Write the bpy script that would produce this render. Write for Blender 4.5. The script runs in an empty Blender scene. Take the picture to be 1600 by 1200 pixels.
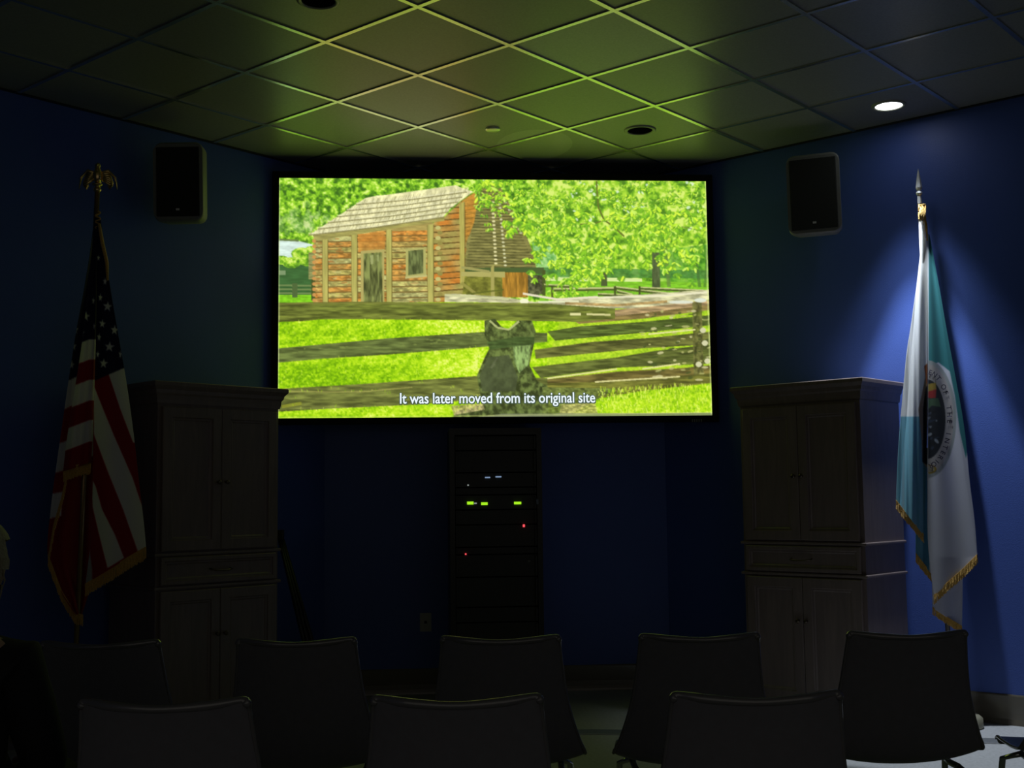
import bpy, bmesh, math, random
import numpy as np
from mathutils import Vector, Matrix

scene = bpy.context.scene
COL = scene.collection

# ------------------------------------------------------------------ camera
EYE = 1.22
FPX = 1903.8
AX_R = Vector((0.99705787, -0.07571789, -0.01193359))
AX_U = Vector((0.00476627, -0.09414169, 0.9955474))
AX_F = Vector((0.07650419, 0.99267525, 0.09350382))
cam_data = bpy.data.cameras.new('camera')
cam = bpy.data.objects.new('camera', cam_data)
COL.objects.link(cam)
cam_data.sensor_width = 36.0
cam_data.lens = 36.0 * FPX / 1600.0
cam_data.clip_start = 0.05
m = Matrix.Identity(4)
for i in range(3):
    m[i][0] = AX_R[i]; m[i][1] = AX_U[i]; m[i][2] = -AX_F[i]
m[2][3] = EYE
cam.matrix_world = m
scene.camera = cam

# ------------------------------------------------------------------ world, exposure
world = bpy.data.worlds.new('world')
scene.world = world
world.use_nodes = True
world.node_tree.nodes['Background'].inputs[0].default_value = (1.0, 0.93, 0.82, 1)
world.node_tree.nodes['Background'].inputs[1].default_value = 0.085  # dim fill added for the chair backs, enters through the open rear
scene.view_settings.view_transform = 'Standard'
scene.view_settings.look = 'None'
scene.view_settings.exposure = 0.0
scene.view_settings.gamma = 1.0
scene.view_settings.use_curve_mapping = False
scene.cycles.use_denoising = True
scene.cycles.max_bounces = 6
scene.cycles.sample_clamp_indirect = 3.0

# the strengths of the lamps in the room
SCREEN_POWER = 1.22
SPOT_NARROW = 230.0
SPOT_WIDE = 60.0

CEIL = 3.3587

# ------------------------------------------------------------------ small helpers
def lin(c):
    c = np.asarray(c, float) / 255.0
    return np.where(c <= 0.04045, c / 12.92, ((c + 0.055) / 1.055) ** 2.4)


def at(px, py, Y):
    """world point on the plane y = Y, seen at this place of the photo"""
    d = AX_F + AX_R * ((px - 800) / FPX) - AX_U * ((py - 600) / FPX)
    k = Y / d.y
    return Vector((d.x * k, Y, EYE + d.z * k))


def tag(o, label=None, cat=None, group=None, kind=None):
    if label: o['label'] = label
    if cat: o['category'] = cat
    if group: o['group'] = group
    if kind: o['kind'] = kind
    return o


def link(o, parent=None):
    COL.objects.link(o)
    if parent is not None:
        o.parent = parent
    return o


def empty(name, loc, rz=0.0):
    o = bpy.data.objects.new(name, None)
    o.empty_display_size = 0.1
    o.location = loc
    o.rotation_euler = (0, 0, rz)
    return link(o)


def obj(name, bm, mat, parent=None, smooth=False):
    me = bpy.data.meshes.new(name)
    bm.normal_update()
    bm.to_mesh(me)
    bm.free()
    if mat: me.materials.append(mat)
    if smooth:
        me.polygons.foreach_set('use_smooth', [True] * len(me.polygons))
    o = bpy.data.objects.new(name, me)
    return link(o, parent)


def B():
    return bmesh.new()


def box(bm, x0, x1, y0, y1, z0, z1, bev=0.0):
    vs = [bm.verts.new((x, y, z)) for x in (x0, x1) for y in (y0, y1) for z in (z0, z1)]
    q = [(0, 1, 3, 2), (4, 6, 7, 5), (0, 4, 5, 1), (2, 3, 7, 6), (0, 2, 6, 4), (1, 5, 7, 3)]
    fs = [bm.faces.new([vs[i] for i in f]) for f in q]
    if bev:
        es = list({e for f in fs for e in f.edges})
        bmesh.ops.bevel(bm, geom=es, offset=bev, segments=2, affect='EDGES', profile=0.6)


def tube(bm, pts, r, n=10, cap=True):
    pts = [Vector(p) for p in pts]
    rs = r if isinstance(r, (list, tuple)) else [r] * len(pts)
    rings = []
    for i, p in enumerate(pts):
        a = pts[max(i - 1, 0)]; b = pts[min(i + 1, len(pts) - 1)]
        d = (b - a)
        if d.length < 1e-9: d = Vector((0, 0, 1))
        d.normalize()
        u = d.cross(Vector((0, 0, 1)))
        if u.length < 1e-3: u = d.cross(Vector((0, 1, 0)))
        u.normalize(); v = d.cross(u)
        rings.append([bm.verts.new(p + (u * math.cos(t) + v * math.sin(t)) * rs[i])
                      for t in [2 * math.pi * k / n for k in range(n)]])
    for a, b in zip(rings, rings[1:]):
        for k in range(n):
            bm.faces.new((a[k], a[(k + 1) % n], b[(k + 1) % n], b[k]))
    if cap:
        bm.faces.new(rings[0][::-1]); bm.faces.new(rings[-1])


def lathe(bm, prof, cx=0, cy=0, cz=0, n=28):
    rings = []
    for r, z in prof:
        if r < 1e-6:
            rings.append([bm.verts.new((cx, cy, cz + z))])
        else:
            rings.append([bm.verts.new((cx + r * math.cos(2 * math.pi * k / n), cy + r * math.sin(2 * math.pi * k / n), cz + z)) for k in range(n)])
    for a, b in zip(rings, rings[1:]):
        for k in range(n):
            k2 = (k + 1) % n
            if len(a) == 1 and len(b) == 1: continue
            if len(a) == 1: bm.faces.new((a[0], b[k2], b[k]))
            elif len(b) == 1: bm.faces.new((a[k], a[k2], b[0]))
            else: bm.faces.new((a[k], a[k2], b[k2], b[k]))
    bmesh.ops.recalc_face_normals(bm, faces=bm.faces)


def prism(bm, pts, z0, z1):
    lo = [bm.verts.new((x, y, z0)) for x, y in pts]
    hi = [bm.verts.new((x, y, z1)) for x, y in pts]
    n = len(pts)
    for i in range(n):
        bm.faces.new((lo[i], lo[(i + 1) % n], hi[(i + 1) % n], hi[i]))
    bm.faces.new(lo[::-1]); bm.faces.new(hi)
    bmesh.ops.recalc_face_normals(bm, faces=bm.faces)


# ------------------------------------------------------------------ materials
def mat(name, color, rough=0.6, metal=0.0, spec=0.5, noise=None, bump=None, coat=0.0, sheen=0.0):
    """noise = (scale, amount); bump = (scale, strength)"""
    mt = bpy.data.materials.new(name)
    mt.use_nodes = True
    nt = mt.node_tree
    b = nt.nodes['Principled BSDF']
    b.inputs['Base Color'].default_value = (*color, 1)
    b.inputs['Roughness'].default_value = rough
    b.inputs['Metallic'].default_value = metal
    b.inputs['Specular IOR Level'].default_value = spec
    b.inputs['Coat Weight'].default_value = coat
    b.inputs['Sheen Weight'].default_value = sheen
    tc = nt.nodes.new('ShaderNodeTexCoord')
    if noise:
        n = nt.nodes.new('ShaderNodeTexNoise'); n.inputs['Scale'].default_value = noise[0]
        n.inputs['Detail'].default_value = 4
        nt.links.new(tc.outputs['Object'], n.inputs['Vector'])
        mx = nt.nodes.new('ShaderNodeMixRGB')
        mx.inputs[1].default_value = (*[c * (1 - noise[1]) for c in color], 1)
        mx.inputs[2].default_value = (*[min(1, c * (1 + noise[1])) for c in color], 1)
        nt.links.new(n.outputs['Fac'], mx.inputs[0])
        nt.links.new(mx.outputs[0], b.inputs['Base Color'])
    if bump:
        n2 = nt.nodes.new('ShaderNodeTexNoise'); n2.inputs['Scale'].default_value = bump[0]
        n2.inputs['Detail'].default_value = 6
        nt.links.new(tc.outputs['Object'], n2.inputs['Vector'])
        bp = nt.nodes.new('ShaderNodeBump'); bp.inputs['Strength'].default_value = bump[1]
        bp.inputs['Distance'].default_value = 0.01
        nt.links.new(n2.outputs['Fac'], bp.inputs['Height'])
        nt.links.new(bp.outputs[0], b.inputs['Normal'])
    return mt


def emit(name, color, strength):
    mt = bpy.data.materials.new(name)
    mt.use_nodes = True
    b = mt.node_tree.nodes['Principled BSDF']
    b.inputs['Base Color'].default_value = (0.02, 0.02, 0.02, 1)
    b.inputs['Emission Color'].default_value = (*color, 1)
    b.inputs['Emission Strength'].default_value = strength
    return mt


def wood_mat(name, c1, c2, rough):
    mt = mat(name, c1, rough)
    nt = mt.node_tree
    b = nt.nodes['Principled BSDF']
    tc = nt.nodes.new('ShaderNodeTexCoord')
    mp = nt.nodes.new('ShaderNodeMapping'); mp.inputs['Scale'].default_value = (9, 9, 0.9)
    n = nt.nodes.new('ShaderNodeTexNoise'); n.inputs['Scale'].default_value = 3.0
    n.inputs['Detail'].default_value = 8; n.inputs['Distortion'].default_value = 1.2
    r = nt.nodes.new('ShaderNodeValToRGB')
    r.color_ramp.elements[0].position = 0.35; r.color_ramp.elements[0].color = (*c1, 1)
    r.color_ramp.elements[1].position = 0.7; r.color_ramp.elements[1].color = (*c2, 1)
    nt.links.new(tc.outputs['Object'], mp.inputs[0]); nt.links.new(mp.outputs[0], n.inputs['Vector'])
    nt.links.new(n.outputs['Fac'], r.inputs[0]); nt.links.new(r.outputs[0], b.inputs['Base Color'])
    return mt


def attr_mat(name, rough=0.8, emission=0.0, sheen=0.0, scale=1.0):
    mt = bpy.data.materials.new(name)
    mt.use_nodes = True
    nt = mt.node_tree
    b = nt.nodes['Principled BSDF']
    a = nt.nodes.new('ShaderNodeAttribute'); a.attribute_name = 'pattern'
    b.inputs['Roughness'].default_value = rough
    b.inputs['Sheen Weight'].default_value = sheen
    if emission:
        b.inputs['Base Color'].default_value = (0.01, 0.01, 0.01, 1)
        b.inputs['Specular IOR Level'].default_value = 0.1
        nt.links.new(a.outputs['Color'], b.inputs['Emission Color'])
        b.inputs['Emission Strength'].default_value = emission
    else:
        nt.links.new(a.outputs['Color'], b.inputs['Base Color'])
    return mt


M_wall = mat('painted_wall', (0.072, 0.128, 0.44), 0.45, noise=(3, 0.06), bump=(180, 0.12), spec=0.35)
M_base = mat('vinyl_baseboard', (0.13, 0.112, 0.085), 0.22, spec=0.7, noise=(4, 0.1))
M_floor = mat('carpet_floor', (0.42, 0.42, 0.43), 0.7, noise=(60, 0.3), bump=(300, 0.25))
M_strip = mat('floor_strip_metal', (0.62, 0.64, 0.66), 0.32, metal=0.8)
M_cab = wood_mat('dark_wood', (0.175, 0.135, 0.125), (0.22, 0.17, 0.155), 0.36)
M_knob = mat('dark_bronze', (0.16, 0.13, 0.10), 0.3, metal=1.0)
M_bars = mat('ceiling_bars_metal', (0.84, 0.86, 0.74), 0.26, metal=1.0, noise=(2, 0.05))
M_black = mat('black_velvet', (0.006, 0.006, 0.007), 0.75, spec=0.25, noise=(40, 0.2))
M_rack = mat('rack_black', (0.010, 0.011, 0.011), 0.35, noise=(30, 0.15))
M_rack2 = mat('rack_panel_black', (0.016, 0.017, 0.016), 0.45, noise=(50, 0.15))
M_plastic = mat('chair_plastic', (0.18, 0.18, 0.20), 0.36, noise=(40, 0.12), bump=(400, 0.08))
M_rim = mat('chair_rim', (0.15, 0.15, 0.155), 0.24, spec=1.0, coat=0.8)
M_chrome = mat('chair_chrome', (0.66, 0.68, 0.66), 0.16, metal=1.0)
M_speaker = mat('speaker_case', (0.22, 0.23, 0.21), 0.5, noise=(60, 0.1))
M_grille = mat('speaker_grille', (0.014, 0.017, 0.013), 0.7, noise=(200, 0.4), bump=(500, 0.4))
M_brass = mat('brass', (0.80, 0.58, 0.24), 0.22, metal=1.0)
M_gold = mat('gold_fringe', (0.72, 0.42, 0.07), 0.6, sheen=0.3, noise=(120, 0.35), bump=(300, 0.6))
M_pole = mat('pole_dark_wood', (0.035, 0.024, 0.016), 0.3)
M_silver = mat('silver_metal', (0.80, 0.80, 0.80), 0.38, metal=0.55)
M_plate = mat('outlet_plate', (0.42, 0.42, 0.40), 0.5)
M_slot = mat('outlet_slot', (0.02, 0.02, 0.02), 0.6)
M_ring = mat('downlight_ring', (0.30, 0.31, 0.24), 0.4, spec=0.6)
M_baffle = mat('downlight_baffle', (0.004, 0.004, 0.004), 1.0, spec=0.0)
M_detector = mat('white_ceiling_disc', (0.85, 0.88, 0.66), 0.30, metal=0.6)
M_lens = emit('lamp_lens', (0.93, 0.97, 1.0), 9.0)
M_green = emit('led_green', (0.45, 1.0, 0.02), 0.9)
M_bluel = emit('led_pale_blue', (0.45, 0.65, 1.0), 0.42)
M_whitel = emit('led_white', (0.8, 0.9, 0.85), 0.35)
M_red = emit('led_red', (1.0, 0.08, 0.1), 1.3)
M_skin = mat('skin', (0.45, 0.28, 0.21), 0.5)
M_hair = mat('grey_blond_hair', (0.36, 0.33, 0.22), 0.55, noise=(60, 0.35), bump=(120, 0.7))
M_jacket = mat('black_jacket', (0.010, 0.010, 0.012), 0.85, noise=(80, 0.2), bump=(200, 0.3))
M_trouser = mat('dark_trousers', (0.012, 0.013, 0.02), 0.85, noise=(80, 0.2))
M_eye = mat('eye', (0.5, 0.5, 0.5), 0.2)
M_mark = mat('grey_maker_mark', (0.22, 0.22, 0.21), 0.5)

# ceiling tiles: each tile its own tone, one round paler patch
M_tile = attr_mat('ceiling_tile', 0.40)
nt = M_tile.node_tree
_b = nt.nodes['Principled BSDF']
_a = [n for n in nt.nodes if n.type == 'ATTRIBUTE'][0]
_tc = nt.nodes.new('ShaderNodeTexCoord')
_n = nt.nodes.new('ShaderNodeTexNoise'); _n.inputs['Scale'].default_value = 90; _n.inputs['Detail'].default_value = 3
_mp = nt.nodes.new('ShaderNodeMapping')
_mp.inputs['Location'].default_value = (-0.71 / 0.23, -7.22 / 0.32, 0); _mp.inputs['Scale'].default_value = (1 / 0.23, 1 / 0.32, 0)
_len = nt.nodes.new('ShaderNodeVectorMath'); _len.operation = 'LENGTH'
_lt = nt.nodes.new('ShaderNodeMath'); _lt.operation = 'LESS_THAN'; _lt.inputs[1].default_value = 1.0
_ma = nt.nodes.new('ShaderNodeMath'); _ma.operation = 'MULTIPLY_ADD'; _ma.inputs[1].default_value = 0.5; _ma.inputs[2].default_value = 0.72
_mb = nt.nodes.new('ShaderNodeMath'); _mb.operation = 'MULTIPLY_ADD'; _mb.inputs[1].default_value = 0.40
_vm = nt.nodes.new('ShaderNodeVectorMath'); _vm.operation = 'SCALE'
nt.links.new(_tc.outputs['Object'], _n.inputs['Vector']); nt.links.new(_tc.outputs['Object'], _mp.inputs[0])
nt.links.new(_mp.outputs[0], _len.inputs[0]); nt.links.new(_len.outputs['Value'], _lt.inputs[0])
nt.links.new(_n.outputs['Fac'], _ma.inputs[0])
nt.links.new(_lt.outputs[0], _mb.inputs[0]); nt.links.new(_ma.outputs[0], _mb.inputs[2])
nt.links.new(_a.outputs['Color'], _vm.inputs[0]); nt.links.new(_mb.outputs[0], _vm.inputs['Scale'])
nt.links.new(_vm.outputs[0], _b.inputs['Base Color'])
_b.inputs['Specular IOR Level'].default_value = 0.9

# ------------------------------------------------------------------ the room
YW = 7.85
A = (YW - 8.45, YW)          # left end of the short wall behind the screen
Bp = (9.45 - YW, YW)         # right end
OUT = [A, Bp, (4.6, 4.85), (4.6, -1.6), (-3.6, -1.6), (-3.6, 4.85)]


def wall(name, p, q, z0=0.0, z1=CEIL, t=0.10, mt=None, zoff=0):
    p = Vector((*p, 0)); q = Vector((*q, 0))
    d = (q - p).normalized(); nrm = Vector((d.y, -d.x, 0))       # towards the room when walking left to right
    bm = B()
    o = [(p - nrm * 0), (q - nrm * 0), (q - nrm * t), (p - nrm * t)]
    prism(bm, [(v.x, v.y) for v in o], z0, z1)
    w = obj(name, bm, mt or M_wall)
    tag(w, kind='structure')
    return w


wall('wall_back', A, Bp)
wall('wall_left', OUT[5], A)
wall('wall_right', Bp, OUT[2])
wall('wall_far_left', OUT[4], OUT[5])
wall('wall_far_right', OUT[2], OUT[3])


def baseboard(name, p, q):
    p = Vector((*p, 0)); q = Vector((*q, 0))
    d = (q - p).normalized(); nrm = Vector((d.y, -d.x, 0))
    bm = B()
    prof = [(0.0, 0.0), (0.016, 0.0), (0.0135, 0.012), (0.0085, 0.03), (0.007, 0.06), (0.007, 0.150), (0.004, 0.157), (0, 0.158)]
    rows = [[bm.verts.new(e + nrm * a + Vector((0, 0, z))) for a, z in prof] for e in (p, q)]
    for i in range(len(prof) - 1):
        bm.faces.new((rows[0][i], rows[0][i + 1], rows[1][i + 1], rows[1][i]))
    bmesh.ops.recalc_face_normals(bm, faces=bm.faces)
    tag(obj(name, bm, M_base), kind='structure')


baseboard('baseboard_back', A, Bp)
baseboard('baseboard_left', OUT[5], A)
baseboard('baseboard_right', Bp, OUT[2])

bm = B(); prism(bm, OUT, -0.08, 0.0)
tag(obj('floor', bm, M_floor), kind='structure')
# metal strip along the edge of the front area
bm = B()
edge = [(-1.75, 5.99), (0.05, 6.46), (0.90, 6.45), (2.95, 5.905)]
for (a, b) in zip(edge, edge[1:]):
    vs = [bm.verts.new((x, y + dy, z)) for z in (0.0015, 0.006) for (x, y, dy) in ((a[0], a[1], -0.06), (b[0], b[1], -0.06), (b[0], b[1], 0.06), (a[0], a[1], 0.06))]
    bm.faces.new(vs[4:8]); bm.faces.new((vs[0], vs[1], vs[5], vs[4])); bm.faces.new((vs[2], vs[3], vs[7], vs[6]))
bmesh.ops.recalc_face_normals(bm, faces=bm.faces)
tag(obj('trim_1', bm, M_strip), kind='structure')


def clip_to_room(bm):
    n = len(OUT)
    for i in range(n):
        p = Vector((*OUT[i], 0)); q = Vector((*OUT[(i + 1) % n], 0)); d = (q - p).normalized()
        nrm = Vector((-d.y, d.x, 0))      # outwards for this winding
        bmesh.ops.bisect_plane(bm, geom=bm.verts[:] + bm.edges[:] + bm.faces[:], plane_co=p, plane_no=nrm, clear_outer=True)


G0 = Vector((-0.426, 5.569, 0)); T = 0.6096
GU = Vector((1, 1, 0)).normalized() * T; GV = Vector((1, -1, 0)).normalized() * T
rnd = random.Random(5)
bm = B()
cl = bm.loops.layers.float_color.new('pattern')
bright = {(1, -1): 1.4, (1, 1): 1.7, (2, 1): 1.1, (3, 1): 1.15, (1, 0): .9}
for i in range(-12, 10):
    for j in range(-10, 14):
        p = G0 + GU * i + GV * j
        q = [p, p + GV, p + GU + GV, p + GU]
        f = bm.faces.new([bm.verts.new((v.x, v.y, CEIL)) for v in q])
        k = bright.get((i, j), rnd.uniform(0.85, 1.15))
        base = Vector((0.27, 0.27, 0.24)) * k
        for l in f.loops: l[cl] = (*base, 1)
clip_to_room(bm)
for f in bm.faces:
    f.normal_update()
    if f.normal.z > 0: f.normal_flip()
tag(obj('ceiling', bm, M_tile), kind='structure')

bm = B()
for i in range(-12, 11):
    for fam, (p, q) in enumerate(((G0 + GU * i + GV * -10, G0 + GU * i + GV * 14), (G0 + GV * i + GU * -12, G0 + GV * i + GU * 11))):
        d = (q - p).normalized(); s = Vector((-d.y, d.x, 0)) * 0.0115
        zt, zb = CEIL - 0.0004, CEIL - 0.006 - 0.0004 * fam
        lo = [bm.verts.new((v.x, v.y, zb)) for v in (p - s, q - s, q + s, p + s)]
        hi = [bm.verts.new((v.x, v.y, zt)) for v in (p - s, q - s, q + s, p + s)]
        bm.faces.new(lo)
        for a in range(4):
            bm.faces.new((lo[a], lo[(a + 1) % 4], hi[(a + 1) % 4], hi[a]))
clip_to_room(bm)
bmesh.ops.recalc_face_normals(bm, faces=bm.faces)
tag(obj('trim_2', bm, M_bars), kind='structure')

# wall angle where ceiling and walls meet
for k, (p, q) in enumerate(((OUT[5], A), (A, Bp), (Bp, OUT[2]))):
    p = Vector((*p, 0)); q = Vector((*q, 0)); d = (q - p).normalized(); nr = Vector((d.y, -d.x, 0))
    bm = B()
    prism(bm, [((v).x, (v).y) for v in (p, q, q + nr * 0.022, p + nr * 0.022)], CEIL - 0.007, CEIL - 0.0005)
    tag(obj('trim_%d' % (3 + k), bm, M_rack2), kind='structure')

# ------------------------------------------------------------------ painter for flat pictures
class Canvas:
    def __init__(self, x0, y0, x1, y1, ss=2):
        self.x0, self.y0, self.x1, self.y1, self.ss = x0, y0, x1, y1, ss
        self.w = int((x1 - x0) * ss); self.h = int((y1 - y0) * ss)
        self.a = np.zeros((self.h, self.w, 3))
        self.rs = np.random.RandomState(7)

    def grid(self, bx):
        x = self.x0 + (np.arange(bx[0], bx[2]) + .5) / self.ss
        y = self.y0 + (np.arange(bx[1], bx[3]) + .5) / self.ss
        return np.meshgrid(x, y)

    def mask(self, pts):
        P = np.array(pts, float)
        i0 = max(0, int((P[:, 0].min() - self.x0) * self.ss)); i1 = min(self.w, int((P[:, 0].max() - self.x0) * self.ss) + 2)
        j0 = max(0, int((P[:, 1].min() - self.y0) * self.ss)); j1 = min(self.h, int((P[:, 1].max() - self.y0) * self.ss) + 2)
        if i1 <= i0 or j1 <= j0: return None
        X, Y = self.grid((i0, j0, i1, j1))
        ins = np.zeros(X.shape, bool)
        n = len(P)
        for k in range(n):
            xa, ya = P[k]; xb, yb = P[(k + 1) % n]
            if ya == yb: continue
            c = ((ya > Y) != (yb > Y)) & (X < (xb - xa) * (Y - ya) / (yb - ya) + xa)
            ins ^= c
        return (slice(j0, j1), slice(i0, i1)), ins, X, Y

    def poly(self, pts, col, alpha=1.0, tex=None):
        r = self.mask(pts)
        if r is None: return
        sl, ins, X, Y = r
        c = np.array(col, float)
        if tex is not None:
            c = tex(X, Y, c)
        sub = self.a[sl]
        sub[ins] = (sub * (1 - alpha) + c * alpha)[ins] if c.ndim == 3 else (sub[ins] * (1 - alpha) + c * alpha)

    def line(self, pts, w, col, alpha=1.0, tex=None):
        for (xa, ya), (xb, yb) in zip(pts, pts[1:]):
            d = math.hypot(xb - xa, yb - ya) or 1
            nx, ny = -(yb - ya) / d * w / 2, (xb - xa) / d * w / 2
            self.poly([(xa + nx, ya + ny), (xb + nx, yb + ny), (xb - nx, yb - ny), (xa - nx, ya - ny)], col, alpha, tex)

    def ell(self, cx, cy, rx, ry, col, alpha=1.0, rot=0, tex=None, n=14):
        c, s = math.cos(rot), math.sin(rot)
        self.poly([(cx + rx * math.cos(t) * c - ry * math.sin(t) * s, cy + rx * math.cos(t) * s + ry * math.sin(t) * c)
                   for t in [2 * math.pi * k / n for k in range(n)]], col, alpha, tex)

    def sample(self, x, y):
        """average colour of the small square round each place"""
        if not hasattr(self, 'small'):
            s = self.ss
            h, w = self.h // s, self.w // s
            self.small = self.a[:h * s, :w * s].reshape(h, s, w, s, 3).mean((1, 3))
        sm = self.small
        fx = np.clip(x - self.x0 - .5, 0, sm.shape[1] - 1.001); fy = np.clip(y - self.y0 - .5, 0, sm.shape[0] - 1.001)
        i = fx.astype(int); j = fy.astype(int); u = (fx - i)[..., None]; v = (fy - j)[..., None]
        return (sm[j, i] * (1 - u) + sm[j, i + 1] * u) * (1 - v) + (sm[j + 1, i] * (1 - u) + sm[j + 1, i + 1] * u) * v


_lat = {}
def vnoise(X, Y, sx, sy, seed=0):
    if seed not in _lat:
        _lat[seed] = np.random.RandomState(seed).rand(256, 256)
    L = _lat[seed]
    x = X / sx; y = Y / sy
    i = np.floor(x).astype(int); j = np.floor(y).astype(int)
    u = x - i; v = y - j; u = u * u * (3 - 2 * u); v = v * v * (3 - 2 * v)
    g = lambda a, b: L[b % 256, a % 256]
    return (g(i, j) * (1 - u) + g(i + 1, j) * u) * (1 - v) + (g(i, j + 1) * (1 - u) + g(i + 1, j + 1) * u) * v


def fb(X, Y, sx, sy, seed=0):
    return vnoise(X, Y, sx, sy, seed) * .5 + vnoise(X, Y, sx / 2, sy / 2, seed + 1) * .3 + vnoise(X, Y, sx / 4, sy / 4, seed + 2) * .2


def ramp(t, stops):
    t = np.clip(t, 0, 1)
    ps = [s[0] for s in stops]
    return np.stack([np.interp(t, ps, [s[1][k] for s in stops]) for k in range(3)], -1)


def grain(sx, sy, lo, hi, seed, contrast=1.8):
    def f(X, Y, c):
        t = np.clip((fb(X, Y, sx, sy, seed) - .5) * contrast + .5, 0, 1)
        return c[None, None, :] * (lo + (hi - lo) * t)[..., None]
    return f


def foliage(stops, s, seed, con=2.2, bias=0.0):
    def f(X, Y, c):
        t = np.clip((fb(X, Y, s, s, seed) - .5 + bias) * con + .5, 0, 1)
        return ramp(t, stops)
    return f


def paint_picture():
    C = Canvas(430, 274, 1118, 656, 2)
    R = random.Random(11)
    full = [(430, 274), (1118, 274), (1118, 656), (430, 656)]
    GREEN = [(0, (52, 96, 26)), (.3, (88, 146, 30)), (.6, (134, 196, 38)), (.85, (184, 226, 74)), (1, (216, 238, 130))]
    GREEN2 = [(0, (70, 118, 30)), (.35, (112, 172, 36)), (.7, (160, 208, 52)), (1, (208, 230, 110))]
    C.poly(full, (0, 0, 0), tex=foliage(GREEN, 5.5, 3, 2.0, -.02))
    for _ in range(46):
        C.ell(R.gauss(466, 22), R.gauss(350, 14), R.uniform(4, 9), R.uniform(3, 7), (0, 0, 0), .45, R.uniform(0, 3), tex=foliage([(0, (84, 132, 56)), (.5, (140, 188, 92)), (1, (204, 220, 150))], 5, 9, 2.2))
    # right part, softer far trees
    C.poly([(820, 274), (1118, 274), (1118, 452), (820, 452)], (0, 0, 0), tex=foliage(GREEN2, 9, 21, 2.6, .02))
    C.poly([(1020, 395), (1118, 380), (1118, 452), (1020, 452)], (0, 0, 0), .7, tex=foliage([(0, (40, 104, 30)), (.5, (84, 160, 44)), (1, (140, 200, 70))], 10, 25))
    C.poly([(826, 378), (862, 388), (868, 425), (835, 430)], (0, 0, 0), .8, tex=foliage([(0, (80, 150, 80)), (.6, (128, 190, 120)), (1, (170, 214, 150))], 6, 27))
    for _ in range(60):                                   # chinks of sky
        x = R.choice([R.uniform(885, 940), R.uniform(960, 1010), R.uniform(740, 760), R.uniform(1070, 1100)]); y = R.uniform(283, 360)
        C.ell(x, y, R.uniform(1, 4.5), R.uniform(1, 3), (218, 236, 214), .8, R.uniform(0, 3))
    # far shed, its fence, lawn behind
    C.poly([(430, 376), (466, 378), (492, 385), (490, 408), (430, 406)], (206, 226, 218), tex=grain(12, 3, .9, 1.08, 31))
    C.poly([(430, 374), (466, 376), (466, 379), (430, 377)], (90, 110, 60))
    C.poly([(430, 406), (490, 408), (490, 462), (430, 462)], (52, 92, 48), tex=grain(20, 3, .85, 1.15, 33))
    for x, y, r_ in ((470, 398, 12), (480, 408, 12), (455, 412, 11), (440, 408, 9), (486, 392, 8)):
        C.ell(x, y, r_ * 1.3, r_ * .8, (0, 0, 0), tex=foliage(GREEN2, 5, 41, 2.5))
    C.poly([(436, 424), (446, 424), (446, 431), (436, 431)], (116, 140, 100))
    C.poly([(430, 462), (492, 462), (492, 476), (430, 476)], (118, 190, 30), tex=grain(5, 2, .85, 1.15, 35))
    for y in (447, 453, 459): C.line([(430, y), (486, y + 1)], 2.6, (104, 126, 74))
    C.poly([(456, 444), (464, 444), (464, 466), (456, 466)], (70, 92, 52))
    C.poly([(481, 396), (494, 396), (494, 438), (481, 438)], (138, 140, 84), tex=grain(9, 1.4, .7, 1.15, 37))
    C.poly([(485, 438), (491, 438), (491, 471), (485, 471)], (60, 74, 34))
    # far field and hedge line at the right
    C.poly([(838, 436), (1118, 444), (1118, 474), (838, 474)], (118, 186, 40), tex=grain(10, 2.4, .85, 1.15, 51))
    C.poly([(840, 433), (1000, 437), (1000, 442), (840, 441)], (210, 226, 150))
    C.poly([(835, 420), (1118, 424), (1118, 437), (835, 435)], (66, 124, 56), .8, tex=grain(8, 6, .75, 1.2, 53))
    C.poly([(935, 422), (944, 422), (945, 449), (935, 449)], (70, 82, 46))
    C.poly([(1016, 396), (1028, 396), (1029, 451), (1016, 451)], (74, 88, 54), tex=grain(3, 9, .8, 1.2, 55))
    C.line([(1036, 380), (1043, 450)], 6, (92, 116, 60), .7)
    C.line([(1085, 400), (1092, 450)], 5, (64, 100, 48), .7)
    C.line([(1105, 390), (1100, 450)], 4, (64, 104, 44), .6)
    # chimney of stacked logs
    C.poly([(742, 300), (766, 288), (778, 296), (784, 306), (796, 330), (815, 365), (828, 396), (833, 421), (722, 421), (724, 378)], (124, 118, 66), tex=grain(14, 2, .75, 1.2, 61))
    for k in range(26):
        y = 300 + k * 4.7
        x0 = 741 - max(0, (y - 312)) * .17; x1 = 781 + (y - 304) * .46
        C.line([(x0, y + 1), (x1, y + 2.5 + (k % 3) * .4)], 1.1, (60, 58, 30), .85)
    for k in range(17):
        y = 318 + k * 6.0
        C.ell(765 + (y - 318) * .05, y, 2.6, 1.7, (222, 214, 160)); C.ell(776 + (y - 318) * .09, y + 3, 2.3, 1.5, (206, 204, 160))
        if k < 9: C.ell(785 + (y - 318) * .5, y, 2.2, 1.5, (200, 206, 170), .8)
    # gable end
    gable = [(670, 352), (690, 341), (716, 316), (736, 303), (743, 311), (736, 350), (724, 382), (720, 450), (716, 476), (670, 476)]
    C.poly(gable, (182, 128, 60), tex=grain(10, 4, .8, 1.2, 63))
    gm = C.mask(gable); gsl, gin, GX, GY = gm
    row = np.floor((GY + (GX - 672) * .07 - 300) / 9.2)
    ph = (GY + (GX - 672) * .07 - 300) / 9.2 - row
    edge_ = (ph < .14 + .12 * fb(GX, GY, 7, 5, 201))
    hue = vnoise(row * 3.7 + GX / 26, row * 1.3, 1, 1, 203)
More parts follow.
